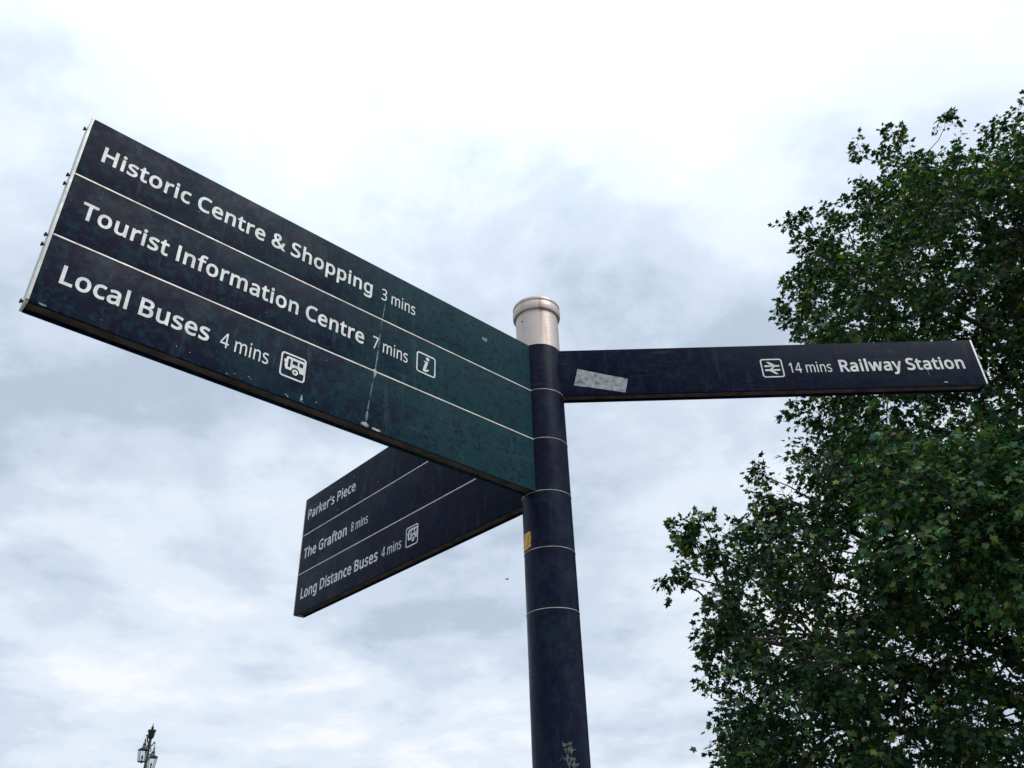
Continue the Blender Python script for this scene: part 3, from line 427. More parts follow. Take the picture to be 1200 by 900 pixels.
# sleeves
for k in range(5):
    bm = bmesh.new(); z1 = ZB - k * S - .0007; z0 = ZB - (k + 1) * S + .0022
    lathe(bm, [(PR - .004, z0), (PR - .0006, z0), (PR, z0 + .0006), (PR, z1 - .0008), (PR - .0010, z1), (PR - .004, z1)], 96)
    link('sleeve', shade(bm_mesh('sleeve', bm)), M['pole'], post)
bm = bmesh.new()
lathe(bm, [(0, 0), (PR + .03, 0), (PR + .03, .012), (PR + .002, .016), (PR, .02), (PR, ZB - 5 * S - .0008), (PR - .0010, ZB - 5 * S), (PR - .004, ZB - 5 * S)], 96)
link('pole', shade(bm_mesh('pole', bm)), M['pole'], post)
bm = bmesh.new()
lathe(bm, [(PR - .0035, ZB - 5 * S - .02), (PR - .0035, ZB + .01), (0, ZB + .01)], 64)
link('inner_tube', shade(bm_mesh('inner_tube', bm)), M['core'], post)
for k in range(1, 6):
    bm = bmesh.new(); z = ZB - k * S
    lathe(bm, [(PR - .004, z - .0001), (PR + .0004, z - .0001), (PR + .0009, z + .0003), (PR + .0009, z + .0013), (PR + .0004, z + .0017), (PR - .004, z + .0017)], 96)
    link('ring', shade(bm_mesh('ring', bm)), M['ring'], post)
# stainless cap
bm = bmesh.new(); CR = PR - .0015
lathe(bm, [(CR - .003, ZB + .0015), (CR, ZB + .0015), (CR, ZB + .128)], 96)
cap = link('cap', shade(bm_mesh('cap', bm)), M['steel'], post)
bm = bmesh.new(); z = ZB + .128
lathe(bm, [(CR, z), (CR + .002, z - .002), (CR + .0060, z - .001), (CR + .0078, z + .003), (CR + .0080, z + .020), (CR + .0070, z + .0245), (CR + .0050, z + .0260), (CR + .0052, z + .030),
           (CR + .0072, z + .0315), (CR + .0076, z + .036), (CR + .0060, z + .040), (CR - .004, z + .0412), (0, z + .0415)], 96)
link('cap_lip', shade(bm_mesh('cap_lip', bm), 30), M['steel'], cap)
bm = bmesh.new()
lathe(bm, [(0, -.001), (.0022, -.001), (.0022, .0008), (.0015, .0014), (0, .0014)], 12)
a = math.atan2(-PY, -PX) - R(44)
link('rivet', shade(bm_mesh('rivet', bm)), M['screw'], cap, (math.cos(a) * CR, math.sin(a) * CR, ZB + .095), (0, R(90), a))

def board(az, L, off, thick, levels, tipside, mats, ang_label):
    """tipside -1: the tip is on the reader's left (text runs from tip to post)."""
    d = Vector((math.sin(R(az)), math.cos(R(az))))
    X = -d if tipside < 0 else d
    rz = math.atan2(X.y, X.x)
    yf, yb = -off, -off + thick                     # front and back skins
    sx = (lambda l: -l) if tipside < 0 else (lambda l: l)
    def bx(bm, l0, l1, y0, y1, z0, z1, bev=0):
        xa, xb = sorted((sx(l0), sx(l1))); box(bm, (xa, y0, z0), (xb, y1, z1), bev)
    H = levels * S
    bm = bmesh.new()
    bx(bm, .045, L - .004, yf + .0062, yb - .0042, -H + .007, -.0015)
    o = link('finger_board', bm_mesh('finger_board', bm), M['channel'], post, (0, 0, ZB), (0, 0, rz), label=ang_label)
    for k in range(levels):
        for (y0, y1) in ((yf, yf + .006), (yb - .004, yb)):
            bm = bmesh.new()
            g = .0034 if k > 0 else 0.0
            bx(bm, .050, L - .003, y0, y1, -(k + 1) * S + (.0009 if k < levels - 1 else 0), -k * S - g, .0007)
            link('panel', shade(bm_mesh('panel', bm), 30), mats['panel'], o)
    # black closing strips over the top edge
    bm = bmesh.new(); bx(bm, .050, L - .004, yf + .0061, yb - .0041, -.003, -.0004)
    link('top_edge', bm_mesh('top_edge', bm), M['core'], o)
    for k in range(1, levels):
        bm = bmesh.new(); bx(bm, .052, L - .0028, yf - .0011, yf + .0055, -k * S - .0021, -k * S + .0007, .0004)
        link('divider_strip', shade(bm_mesh('divider_strip', bm), 30), M['strip'], o)
    # end trim: thin flange showing past the panel ends
    bm = bmesh.new()
    bx(bm, L - .0020, L + .0028, yf - .0004, yf + .0052, -H + .0035, -.0002, .0006)
    link('end_trim', shade(bm_mesh('end_trim', bm), 30), mats['trim'], o)
    bm = bmesh.new()
    bx(bm, L - .0028, L + .0014, yf + .0056, yb, -H + .0006, -.0004, .0004)
    link('end_plate', shade(bm_mesh('end_plate', bm), 30), mats['plate'], o)
    # screws in pairs beside every joint
    for k in range(levels + 1):
        for s_ in (-.075, .075):
            z = -(k + s_) * S
            if z > -.004 or z < -H + .004: continue
            bm = bmesh.new(); lathe(bm, [(0, -.001), (.0016, -.001), (.0018, .0016), (.0045, .0042), (.0045, .0052), (.0034, .0060), (0, .0063)], 14)
            e = link('screw', shade(bm_mesh('screw', bm)), M['screw'], o, (sx(L + .0012), yf + .62 * thick, z), (0, R(90) if tipside > 0 else R(-90), 0))
    def text(s, l0, l1, base, cap=.0372, bold=0.0, extra=0.0):
        w = abs(l1 - l0); loops, asp = text_loops(s, cap, w, extra, bold)
        me = flat_curve(loops, 'lettering', 'nonzero', .0003)
        xs = min(sx(l0), sx(l1))
        link('lettering', me, M['letter'], o, (xs, yf - .0003, -base * S))
    def icon(kind, l0, l1, base):
        size = abs(l1 - l0)
        link('pictogram', pictogram_mesh(kind, size), M['letter'], o, (min(sx(l0), sx(l1)), yf - .0003, -base * S))
    return o, text, icon, yf, sx

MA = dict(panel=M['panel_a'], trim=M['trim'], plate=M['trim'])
MB_ = dict(panel=M['panel_b'], trim=M['trim_white'], plate=M['core'])
MC = dict(panel=M['panel_c'], trim=M['ring'], plate=M['ring'])
BO = 16
# large three-row board, nearest the camera
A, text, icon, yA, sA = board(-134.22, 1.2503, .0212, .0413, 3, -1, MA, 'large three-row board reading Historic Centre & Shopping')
text('Historic Centre & Shopping', 1.2145, .587, .617, bold=BO, extra=0)
text('3 mins', .560, .459, .612, cap=.0335, bold=2, extra=8)
text('Tourist Information Centre', 1.218, .599, 1.609, bold=BO, extra=0)
text('7 mins', .575, .475, 1.60, cap=.0335, bold=2, extra=8)
icon('info', .449, .391, 1.662)
text('Local Buses', 1.2155, .944, 2.618, bold=BO, extra=0)
text('4 mins', .921, .818, 2.615, cap=.0335, bold=2, extra=8)
icon('bus', .7915, .733, 2.69)
# single-row board to the right
B, text, icon, yB, sB = board(89.22, 1.2429, .0252, .0413, 1, 1, MB_, 'single-row board reading Railway Station')
icon('rail', .6245, .6865, .726)
text('14 mins', .703, .823, .634, cap=.0335, bold=2, extra=8)
text('Railway Station', .846, 1.199, .634, bold=19, extra=-2)
# three-row board behind
C_, text, icon, yC, sC = board(-42.17, 1.2943, .0279, .0413, 3, -1, MC, 'three-row board behind reading Long Distance Buses')
text("Parker\u2019s Piece", 1.266, .931, .60, bold=13, extra=2)
text('The Grafton', 1.268, .966, 1.638, bold=17, extra=0)
text('8 mins', .938, .832, 1.635, cap=.0335, bold=2, extra=8)
text('Long Distance Buses', 1.256, .757, 2.655, bold=17, extra=0)
text('4 mins', .733, .624, 2.652, cap=.0335, bold=2, extra=8)
icon('bus', .600, .535, 2.715)

def blotch(pts, name, mat, parent, y, label=None, thick=.0004):
    me = flat_curve([pts], name, 'nonzero', thick)
    return link(name, me, mat, parent, (0, y - thick * 1.2, 0), label=label)
rnd = random.Random(3)
def ragged(pts, amp, sub=5):
    out = []
    for i in range(len(pts)):
        a = Vector(pts[i]); b = Vector(pts[(i + 1) % len(pts)])
        for k in range(sub):
            p = a.lerp(b, k / sub); q = amp * (1 if k else .4)
            out.append((p.x + rnd.uniform(-q, q), p.y + rnd.uniform(-q, q)))
    return out
# worn label stuck aslant on the right-hand board
stk = [(.1065, -.423), (.245, -.675), (.2335, -.955), (.2315, -.965), (.092, -.785)]
blotch(ragged([(l, v * S) for l, v in stk], .0006, 7), 'sticker', M['sticker'], B, yB, 'torn grey sticker stuck aslant')
# dried run-down and marks on the large board
def run_seg(u0, u1, w, n=14):
    pl = []; pr = []
    for i in range(n + 1):
        u = u0 + (u1 - u0) * i / n; f = math.sin(math.pi * i / n) ** .5
        l = .5475 + .029 * u + .0012 * math.sin(u * 9) + rnd.uniform(-.0004, .0004); z = -(.655 + 2.28 * u) * S
        ww = w * f * rnd.uniform(.55, 1.2) + .0001
        pl.append((-l - ww, z)); pr.append((-l + ww, z))
    blotch(pl + pr[::-1], 'dried_streak', M['drip_thin'], A, yA, None, .00025)
for seg in ((0, .145, .0011), (.15, .24, .0008), (.27, .40, .0018), (.405, .57, .0022), (.60, .66, .0010), (.665, .80, .0014), (.82, .90, .0022), (.905, .985, .0028)): run_seg(*seg)
def spot(cx, cz, rx, rz, mat, parent, y, n=16, amp=.35, name='mark'):
    P = [(cx + rx * math.cos(2 * math.pi * i / n) * (1 + rnd.uniform(-amp, amp)), cz + rz * math.sin(2 * math.pi * i / n) * (1 + rnd.uniform(-amp, amp))) for i in range(n)]
    blotch(P, name, mat, parent, y, thick=.00025)
spot(-.2275, -.383 * S, .012, .006, M['drip_thin'], A, yA)
spot(-.5635, -2.02 * S, .004, .011, M['dropping'], A, yA)
spot(-.578, -2.955 * S, .010, .0045, M['dropping'], A, yA)
spot(-.550, -2.975 * S, .013, .003, M['dropping'], A, yA)
spot(-.735, -2.93 * S, .0022, .007, M['dropping'], A, yA)
for q in range(9): spot(-rnd.uniform(.70, .98), -2.93 * S + rnd.uniform(-.008, .008), rnd.uniform(.0008, .003), rnd.uniform(.0006, .0015), M['dropping'], A, yA, 8)
spot(-.658, -1.57 * S, .0006, .005, M['dropping'], A, yA, 8)
spot(-.43, -1.09 * S, .0010, .006, M['letter'], C_, yC, 8, name='mark')
spot(1.13, -.93 * S, .006, .002, M['dropping'], B, yB)
spot(1.09, -.70 * S, .0010, .012, M['drip_thin'], B, yB)
# curved labels on the pole
def wrap(name, mat, a0, a1, z0, z1, parent, label, amp=0.0, n=10, nz=3):
    bm = bmesh.new(); r = PR + .0006; grid = []
    for j in range(nz + 1):
        row = []
        for i in range(n + 1):
            a = a0 + (a1 - a0) * i / n; z = z0 + (z1 - z0) * j / nz
            if i in (0, n): a += rnd.uniform(-amp, amp)
            if j in (0, nz): z += rnd.uniform(-amp, amp) * PR
            row.append(bm.verts.new((r * math.cos(a), r * math.sin(a), z)))
        grid.append(row)
    for j in range(nz):
        for i in range(n): bm.faces.new((grid[j][i], grid[j][i + 1], grid[j + 1][i + 1], grid[j + 1][i]))
    me = bm_mesh(name, bm)
    o = link(name, me, mat, parent, label=label)
    md = o.modifiers.new('thickness', 'SOLIDIFY'); md.thickness = .0005; md.offset = 0
    return o
view = math.atan2(-PY, -PX)
wrap('sticker', M['yellow'], view - R(82), view - R(44), ZB - 3.95 * S, ZB - 3.68 * S, post, 'small yellow sticker on the pole', .03)
spot(-1.228, -2.985 * S, .006, .0022, M['drip_thin'], A, yA, 8)
for q in range(26): spot(-rnd.uniform(.1, 1.2), -rnd.uniform(.1, 2.9) * S, rnd.uniform(.0006, .0022), rnd.uniform(.0004, .0016), M['drip_thin'], A, yA, 7, name='speck')
for q in range(16): spot(-rnd.uniform(.75, 1.27), -rnd.uniform(.1, 2.9) * S, rnd.uniform(.001, .005), rnd.uniform(.001, .004), M['drip_thin'], C_, yC, 8, name='speck')
for (da, w, za, h) in ((14, 20, 6.93, .045), (18, 17, 7.02, .04), (12, 24, 7.12, .03), (22, 18, 7.20, .05), (6, 16, 7.40, .05), (20, 22, 7.50, .09), (12, 26, 7.60, .05)):
    wrap('sticker_scrap', M['residue'], view + R(da - w / 2), view + R(da + w / 2), ZB - (za + h) * S, ZB - za * S, post, None, .12, 9, 2)

# ---------------------------------------------------------------- plane tree
BLOBS = [(11.41,12.61,13.84,0.55),(10.92,13.03,13.24,0.95),(10.18,12.98,13.36,0.70),(9.21,13.08,13.51,0.75),(9.16,13.48,14.51,0.45),(8.41,13.61,13.02,0.85),(7.42,13.61,12.15,0.80),(6.71,13.42,11.39,0.60),(6.56,13.71,10.58,0.65),(6.80,14.48,10.23,0.80),(6.22,14.20,8.85,0.55),(6.24,14.19,7.83,0.75),(5.79,13.84,6.72,0.75),(7.14,13.19,10.48,1.00),(6.89,13.32,8.67,1.00),(4.94,13.63,5.79,0.80),(4.31,13.32,4.89,0.80),(3.51,13.14,4.70,0.50),(3.03,13.15,4.87,0.30),(2.74,13.12,4.35,0.22),(3.56,13.54,4.09,0.70),(3.69,14.02,3.43,0.80),(3.62,14.04,2.61,0.75),(3.57,14.05,1.90,0.80),(3.54,14.06,1.05,0.90),(6.00,11.08,5.05,1.00),(6.26,10.58,4.41,1.10),(6.86,10.45,4.58,1.10),(5.63,11.49,4.55,0.90),(5.91,11.01,3.83,1.00),(6.45,10.82,3.56,1.00),(6.92,10.41,3.69,1.20),(3.66,13.31,5.09,0.38),(4.16,13.37,5.35,0.45),(3.57,13.43,4.72,0.40),(6.17,11.44,5.81,0.80),(6.86,10.81,5.16,0.90),(6.79,10.38,4.17,0.90),(6.35,13.59,12.36,0.28),(6.73,13.40,12.42,0.28),(6.42,13.56,11.85,0.30),(6.17,13.67,11.04,0.35),(5.93,13.78,10.36,0.30),(5.91,13.79,9.77,0.35),(10.20,12.84,14.66,0.32),(9.28,13.28,14.98,0.35),(11.57,12.45,14.42,0.35),(11.11,12.86,14.29,0.30),(2.73,13.02,5.10,0.22),(2.95,12.97,4.98,0.25),(2.55,13.15,4.29,0.22),(3.18,13.12,5.39,0.20),(4.56,13.55,5.85,0.40),(4.69,13.72,6.35,0.35),(8.48,13.57,14.50,0.40),(7.51,13.79,13.10,0.40),(3.15,14.05,1.48,0.40),(3.08,14.07,2.97,0.35),(3.23,13.93,3.56,0.35),(5.77,14.17,8.04,0.40),(5.87,14.13,8.82,0.40),(11.57,15.51,6.65,0.74),(9.52,15.60,9.28,0.79),(10.77,15.53,6.14,0.94),(7.13,18.05,3.15,0.88),(11.51,12.61,10.97,1.05),(7.98,11.66,3.20,0.95),(8.63,17.20,7.75,0.87),(10.27,16.06,11.93,0.95),(7.64,12.49,5.92,1.05),(10.09,12.61,10.77,0.88),(4.84,12.67,2.76,1.16),(9.66,12.29,8.90,0.87),(10.24,12.81,6.67,1.18),(9.33,12.01,6.78,1.10),(8.43,15.03,9.78,0.98),(5.70,12.78,6.06,1.03),(7.58,15.22,6.86,1.17),(5.43,15.54,3.18,0.89),(9.65,15.66,2.32,1.02),(7.13,17.13,6.83,0.87),(8.61,14.14,4.89,1.01),(10.38,13.75,8.50,1.09),(6.37,17.01,5.15,1.01),(7.97,15.79,2.42,1.11),(9.11,16.89,3.67,0.75),(4.51,13.98,2.10,0.93),(11.02,15.22,9.08,0.96),(10.57,16.34,2.96,1.06),(4.92,12.60,1.12,0.89),(7.02,16.37,4.34,0.70),(7.70,14.95,1.44,1.12),(5.96,16.99,3.45,1.01),(7.87,11.12,8.53,0.86),(9.14,10.27,7.92,0.94),(8.46,11.87,4.96,1.19),(11.33,14.14,7.30,1.16),(7.32,14.95,3.29,0.86),(6.22,12.36,5.33,0.82),(10.33,14.27,9.68,1.16),(7.05,14.79,5.10,0.73),(6.44,13.38,2.91,1.07),(5.78,12.15,3.67,0.89),(10.90,11.29,10.44,0.87),(6.29,12.04,1.81,0.80),(8.99,15.85,12.30,0.86),(12.96,13.68,13.80,1.15),(9.59,15.19,4.65,0.96),(7.00,11.87,7.60,1.01),(10.16,16.06,10.50,1.16),(12.09,15.21,12.26,1.04),(6.82,17.32,2.35,0.72),(7.28,14.48,4.08,0.85),(8.63,12.50,3.16,0.90),(8.91,12.96,6.08,1.09),(12.35,13.29,10.64,0.75),(8.89,11.64,11.32,1.09),(11.60,15.54,11.09,1.02),(7.54,16.86,4.62,0.74),(9.48,14.04,8.59,0.72),(8.62,16.24,8.47,0.74),(5.00,16.52,3.86,0.94),(8.85,13.63,7.85,0.91),(7.58,14.92,12.43,0.88),(11.35,15.62,14.69,0.81),(11.26,11.96,11.99,1.14),(8.54,17.23,2.58,0.88),(12.52,14.78,9.14,1.07),(7.46,13.35,2.80,0.74),(8.25,14.32,3.84,0.84),(10.29,11.38,11.91,0.81),(5.96,14.39,1.03,0.77),(8.24,13.18,11.00,0.92),(8.31,12.01,9.90,0.71),(8.37,17.25,8.99,1.03),(7.57,12.17,1.44,1.08),(9.71,13.68,12.80,1.06),(8.66,14.98,7.52,1.09),(5.22,18.33,2.36,1.10),(7.97,13.23,8.47,0.88),(5.12,13.04,4.45,0.87),(6.67,12.22,4.32,0.76),(9.42,14.53,14.03,0.76),(7.05,18.17,4.50,0.98),(10.36,14.61,13.43,1.18),(8.75,15.09,5.49,1.07),(7.16,12.58,2.37,0.74),(7.76,14.04,11.07,0.81),(9.66,15.61,13.05,0.79),(5.32,14.08,3.03,0.92),(12.64,14.61,14.14,0.74),(5.57,14.58,1.82,0.80),(6.48,18.03,7.14,0.90),(9.36,10.52,10.41,0.86),(4.14,15.02,2.43,0.81),(6.02,18.12,1.55,0.80),(5.48,16.88,1.63,1.16),(8.42,14.51,6.67,0.74),(10.23,16.46,14.56,1.14),(5.85,16.70,6.22,1.06),(9.27,16.54,7.46,0.88),(11.20,10.59,12.14,0.90),(8.37,15.11,10.78,0.77),(7.91,16.39,10.86,0.91),(6.32,13.20,4.39,1.12),(8.04,11.40,6.18,1.03),(8.42,17.18,11.86,0.94),(11.05,13.60,11.32,0.86),(6.74,16.16,1.79,1.14),(12.39,14.10,14.70,0.72),(7.62,16.38,8.08,1.03),(6.97,13.41,6.96,0.93),(8.10,12.49,11.74,0.84),(8.14,12.94,1.54,0.72),(8.15,13.47,3.24,0.83),(9.28,14.34,2.28,1.01),(9.67,14.21,5.75,1.03),(6.29,13.10,9.79,0.78),(6.28,12.20,8.53,0.75),(7.10,12.13,9.43,1.11),(8.65,10.19,9.65,0.87),(8.61,17.34,10.69,0.89),(12.73,14.42,10.81,1.18),(9.05,14.19,11.20,0.79),(12.56,13.32,11.95,0.87),(5.07,16.03,5.36,1.02),(4.48,16.10,2.24,0.98),(9.76,11.24,7.47,0.86),(4.01,13.30,2.81,0.78),(12.79,12.25,13.97,1.03),(9.91,11.15,8.76,1.08),(9.89,14.89,11.02,0.89),(8.43,16.93,1.26,0.96),(7.61,16.30,9.50,0.73),(6.44,15.46,4.17,1.06),(6.73,13.57,1.65,1.17),(9.89,13.77,4.58,0.91),(10.17,14.65,7.39,1.17),(7.14,15.64,10.00,0.80),(7.09,14.24,6.24,0.82),(7.98,13.58,9.64,0.71),(5.07,18.50,4.64,1.10),(9.25,13.98,10.09,0.80),(5.06,15.13,4.61,0.79),(5.28,15.55,1.52,1.15),(11.27,12.50,9.45,0.77),(9.40,13.94,11.93,0.77),(9.99,15.75,3.54,0.84),(7.27,17.96,6.35,0.87),(6.08,13.67,5.64,0.95),(4.30,17.26,2.06,0.75),(10.10,13.38,5.64,0.76),(4.14,14.59,3.80,0.72),(9.83,15.94,5.89,0.94),(8.58,11.27,7.52,0.73),(9.52,16.59,1.30,0.91),(9.34,16.69,5.48,0.85),(7.76,17.45,8.17,0.70),(8.67,14.15,8.84,0.75),(7.60,16.16,5.44,0.73),(9.39,12.72,9.91,0.90),(10.45,12.37,7.67,0.96),(7.33,11.55,5.37,0.75),(6.29,14.43,2.82,0.96),(10.64,14.96,15.31,0.76),(7.56,17.78,1.69,0.84),(7.88,15.88,4.52,1.18),(10.31,9.83,11.03,0.73),(8.64,10.42,6.17,0.84),(7.45,13.13,3.88,1.06),(7.69,14.48,8.46,1.08),(7.89,10.95,10.50,0.93),(9.51,13.88,3.40,0.76),(10.11,16.53,8.17,1.16),(6.08,15.61,2.51,0.77),(7.38,11.51,4.24,0.80),(4.30,16.29,4.45,0.73),(9.19,11.37,10.04,0.88),(7.76,13.59,5.64,0.99),(12.43,14.40,12.70,0.81),(17.41,10.95,9.98,1.31),(17.07,15.34,10.01,1.29),(16.19,13.77,6.51,1.04),(7.27,8.24,4.40,1.13),(15.12,12.03,10.38,1.35),(14.79,17.67,6.62,1.22),(16.19,15.36,13.81,1.15),(14.15,10.14,9.25,1.01),(17.75,15.24,8.66,1.14),(16.16,11.68,8.04,1.19),(11.07,8.74,14.10,0.94),(15.00,12.77,8.08,1.36),(15.73,11.99,5.04,0.91),(11.06,8.09,12.54,0.95),(10.87,8.50,9.63,1.11),(12.71,12.39,7.36,1.11),(15.17,8.27,10.31,0.98),(8.52,7.76,8.69,1.03),(15.35,8.98,7.79,1.14),(17.98,13.29,7.56,1.03),(15.05,9.96,5.59,1.07),(15.31,12.02,15.06,0.98),(10.49,6.52,10.34,1.34),(17.07,11.91,12.21,1.22),(15.31,13.60,14.05,1.17),(15.63,10.80,4.66,1.13),(11.40,7.74,11.29,1.11),(14.42,14.89,5.56,1.34),(11.59,9.65,2.76,1.02),(16.43,16.65,12.85,1.03),(15.51,13.80,9.28,1.17),(10.00,9.93,9.35,1.29),(13.50,8.41,6.44,1.34),(9.25,10.94,3.75,1.20),(13.59,17.32,3.93,1.12),(13.04,11.20,13.04,0.96),(12.63,9.56,10.71,0.91),(15.75,16.73,8.22,1.07),(13.72,13.30,5.68,1.17),(11.54,9.61,8.59,1.01),(17.56,12.70,9.74,1.26),(15.90,12.44,12.05,1.03),(12.00,9.56,4.63,1.32),(9.82,9.31,3.24,0.91),(15.30,17.52,11.13,1.06),(11.77,11.03,3.07,0.96),(10.90,6.55,6.83,1.30),(13.92,13.06,11.50,0.98),(15.73,13.71,3.16,1.09),(15.10,12.27,13.81,1.15),(11.56,14.27,2.55,1.09),(11.53,9.80,10.14,1.15),(13.59,9.57,12.05,1.39),(12.08,10.76,5.83,1.31),(11.76,12.63,5.58,1.22),(9.65,9.79,4.90,1.36),(11.87,13.51,9.11,0.97),(11.12,15.76,1.23,1.04),(13.51,9.54,8.55,1.00),(10.97,14.54,3.97,0.93)]
TX, TY = 10.589, 13.554
def make_tree():
    root = tag(empty('plane_tree', (TX, TY, 0)), 'large leafy green plane tree filling the right side, behind the Railway Station board', 'tree')
    rg = np.random.default_rng(11); rnd = random.Random(5)
    B = np.array(BLOBS, float); B[:, 2] += EYE; B[:, 0] -= TX; B[:, 1] -= TY
    bm = bmesh.new()
    axis = [(0, 0, -.1), (.03, .02, .35), (.05, .0, 1.6), (-.05, .05, 3.4), (.05, .15, 5.4), (.0, .0, 8.0), (-.15, -.1, 10.5), (.05, .1, 13.0), (0, 0, 15.2)]
    rad = [.62, .48, .40, .36, .33, .27, .19, .11, .04]
    tube(bm, axis, rad, 18)
    for f in bm.faces: f.smooth = True
    link('trunk', bm_mesh('trunk', bm), M['bark'], root)
    ax = np.array(axis)
    # limbs by k-means of the boughs
    K = 22; cent = B[rg.choice(len(B), K, replace=False), :3].copy()
    for _ in range(12):
        lab = np.argmin(((B[:, None, :3] - cent[None]) ** 2).sum(-1), 1)
        for k in range(K):
            if (lab == k).any(): cent[k] = B[lab == k, :3].mean(0)
    def pathto(a, b, sag, n=6):
        a = Vector(a); b = Vector(b); out = []
        side = Vector((rnd.uniform(-1, 1), rnd.uniform(-1, 1), 0)) * (b - a).length * .06
        for i in range(n + 1):
            u = i / n; p = a.lerp(b, u); w = math.sin(math.pi * u)
            p += Vector((0, 0, sag * w)) + side * w + Vector((rnd.gauss(0, 1), rnd.gauss(0, 1), rnd.gauss(0, 1))) * .05 * w
            out.append(p)
        return out
    for k in range(K):
        c = cent[k]
        if not (lab == k).any(): continue
        h = math.hypot(c[0], c[1]); z0 = min(14.0, max(2.6, c[2] - h * .75))
        a = [np.interp(z0, ax[:, 2], ax[:, i]) for i in range(3)]
        bm = bmesh.new(); r0 = min(.12, .030 + .011 * h)
        pts = pathto(a, c, .25)
        tube(bm, pts, [r0 * (1 - .72 * i / 6) for i in range(7)], 8)
        for b in B[lab == k]:
            s = pts[rnd.choice((4, 5, 6))]
            p2 = pathto(s, b[:3], .12, 5)
            tube(bm, p2, [r0 * .20 * (1 - .75 * i / 5) + .005 for i in range(6)], 5)
        for f in bm.faces: f.smooth = True
        link('limb', bm_mesh('limb', bm), M['bark'], root)
    # twigs and leaf positions
    tb = bmesh.new(); LP = []; LN = []; LA = []; LS = []; LF = []
    for b in B:
        c = Vector(b[:3]); r = b[3]
        outw = Vector((c.x, c.y, (c.z - 8.5) * .7)); outw = outw.normalized() if outw.length > .1 else Vector((0, 0, 1))
        lit_share = .6 if math.hypot(b[0] + TX, b[1] + TY) < 13.2 and b[2] > 4 else .10  # near bough takes more of the leaves with sunlight painted in
        nt_ = max(7, int(46 * r * r))
        for q in range(nt_):
            v = Vector((rnd.gauss(0, 1), rnd.gauss(0, 1), rnd.gauss(0, 1))).normalized()
            v = (v + outw * .35).normalized()
            st = c + v * r * rnd.uniform(0, .35)
            L = r * rnd.uniform(.40, 1.0) + rnd.uniform(0, .12) + (.28 if rnd.random() < .06 else 0)
            en = c + v * L + Vector((0, 0, -.10 * L))
            md = st.lerp(en, .5) + Vector((0, 0, .07 * L)) + Vector((rnd.gauss(0, .03), rnd.gauss(0, .03), 0))
            tube(tb, [st, md, en], [.0065, .0045, .0022], 3)
            n = rnd.randint(11, 18)
            for i in range(n):
                u = .22 + .80 * (i + rnd.random()) / n
                p = st.lerp(md, u * 2) if u < .5 else md.lerp(en, (u - .5) * 2)
                dr = Vector((rnd.gauss(0, 1), rnd.gauss(0, 1), rnd.gauss(0, .6))).normalized()
                a = (dr + v * .7 + Vector((0, 0, -.35))).normalized()
                p = p + a * rnd.uniform(.02, .11)
                nn = Vector((0, 0, 1)) * .75 + v * .55 + Vector((rnd.gauss(0, .45), rnd.gauss(0, .45), rnd.gauss(0, .35)))
                LF.append(rnd.random() < lit_share); LP.append(p); LA.append(a); LN.append(nn); LS.append(rnd.uniform(.038, .084) * (1.25 if i > n - 3 else 1))
    tag(link('twigs', bm_mesh('twigs', tb), M['twig'], root), kind='stuff')
    P = np.array(LP); A_ = np.array(LA); Nn = np.array(LN); Sz = np.array(LS); LF = np.array(LF)
    X = A_; Z = Nn - (Nn * X).sum(1, keepdims=True) * X; Z /= np.linalg.norm(Z, axis=1, keepdims=True); Y = np.cross(Z, X)
    # palmate leaf: petiole joint at 0, five pointed lobes
    half = [(0, .0), (-.10, .30), (.22, .98 * .75), (.42, .52), (.95, .78), (.98, .36), (1.05, .30)]
    outl = [(0.02, 0)] + [(-.12, .30), (.10, .62), (.22, .40), (.72, .86), (.78, .36), (1.45, .0)] + [(.78, -.36), (.72, -.86), (.22, -.40), (.10, -.62), (-.12, -.30)]
    outl = [(x + .0, y) for x, y in outl]
    temp = [(.35, 0, .0)] + [(x, y, -.22 * abs(y) - .10 * x * x + .10) for x, y in outl]
    temp = np.array(temp)
    nv = len(temp); tri = [(0, i, i + 1 if i + 1 < nv else 1) for i in range(1, nv)]
    tri = np.array(tri)
    curl = 1 + np.random.default_rng(2).normal(0, .5, len(P))
    T = np.repeat(temp[None], len(P), 0); T[:, :, 2] *= curl[:, None]
    # nearest leaves become parts of their own
    world_p = P + np.array([TX, TY, 0]) - np.array([0, 0, EYE])
    dist = np.linalg.norm(world_p, axis=1)
    fwv = np.array(fw); d = world_p @ fwv; u = world_p @ np.array(rt2) / d * F_PX; v = world_p @ np.array(up2) / d * F_PX
    vis = (np.abs(u) < 600) & (np.abs(v) < 450)
    score = np.where(vis, Sz / dist, 0); near = np.argsort(-score)[:300]
    keep = np.ones(len(P), bool); keep[near] = False
    V = P[:, None] + Sz[:, None, None] * (T[:, :, 0:1] * X[:, None] + T[:, :, 1:2] * Y[:, None] + T[:, :, 2:3] * Z[:, None])
    Vk = V[keep].reshape(-1, 3); nk = keep.sum()
    Fk = (tri[None] + (np.arange(nk) * nv)[:, None, None]).reshape(-1, 3)
    me = bpy.data.meshes.new('foliage')
    me.vertices.add(len(Vk)); me.vertices.foreach_set('co', Vk.astype(np.float32).ravel())
    me.loops.add(len(Fk) * 3); me.loops.foreach_set('vertex_index', Fk.astype(np.int32).ravel())
    me.polygons.add(len(Fk)); me.polygons.foreach_set('loop_start', np.arange(0, len(Fk) * 3, 3, dtype=np.int32))
    me.polygons.foreach_set('loop_total', np.full(len(Fk), 3, np.int32))
    me.materials.append(M['leaf']); me.materials.append(M['leaf_lit'])
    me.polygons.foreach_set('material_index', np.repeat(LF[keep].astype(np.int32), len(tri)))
    me.update(calc_edges=True)
    tag(link('foliage', me, M['leaf'], root), kind='stuff')
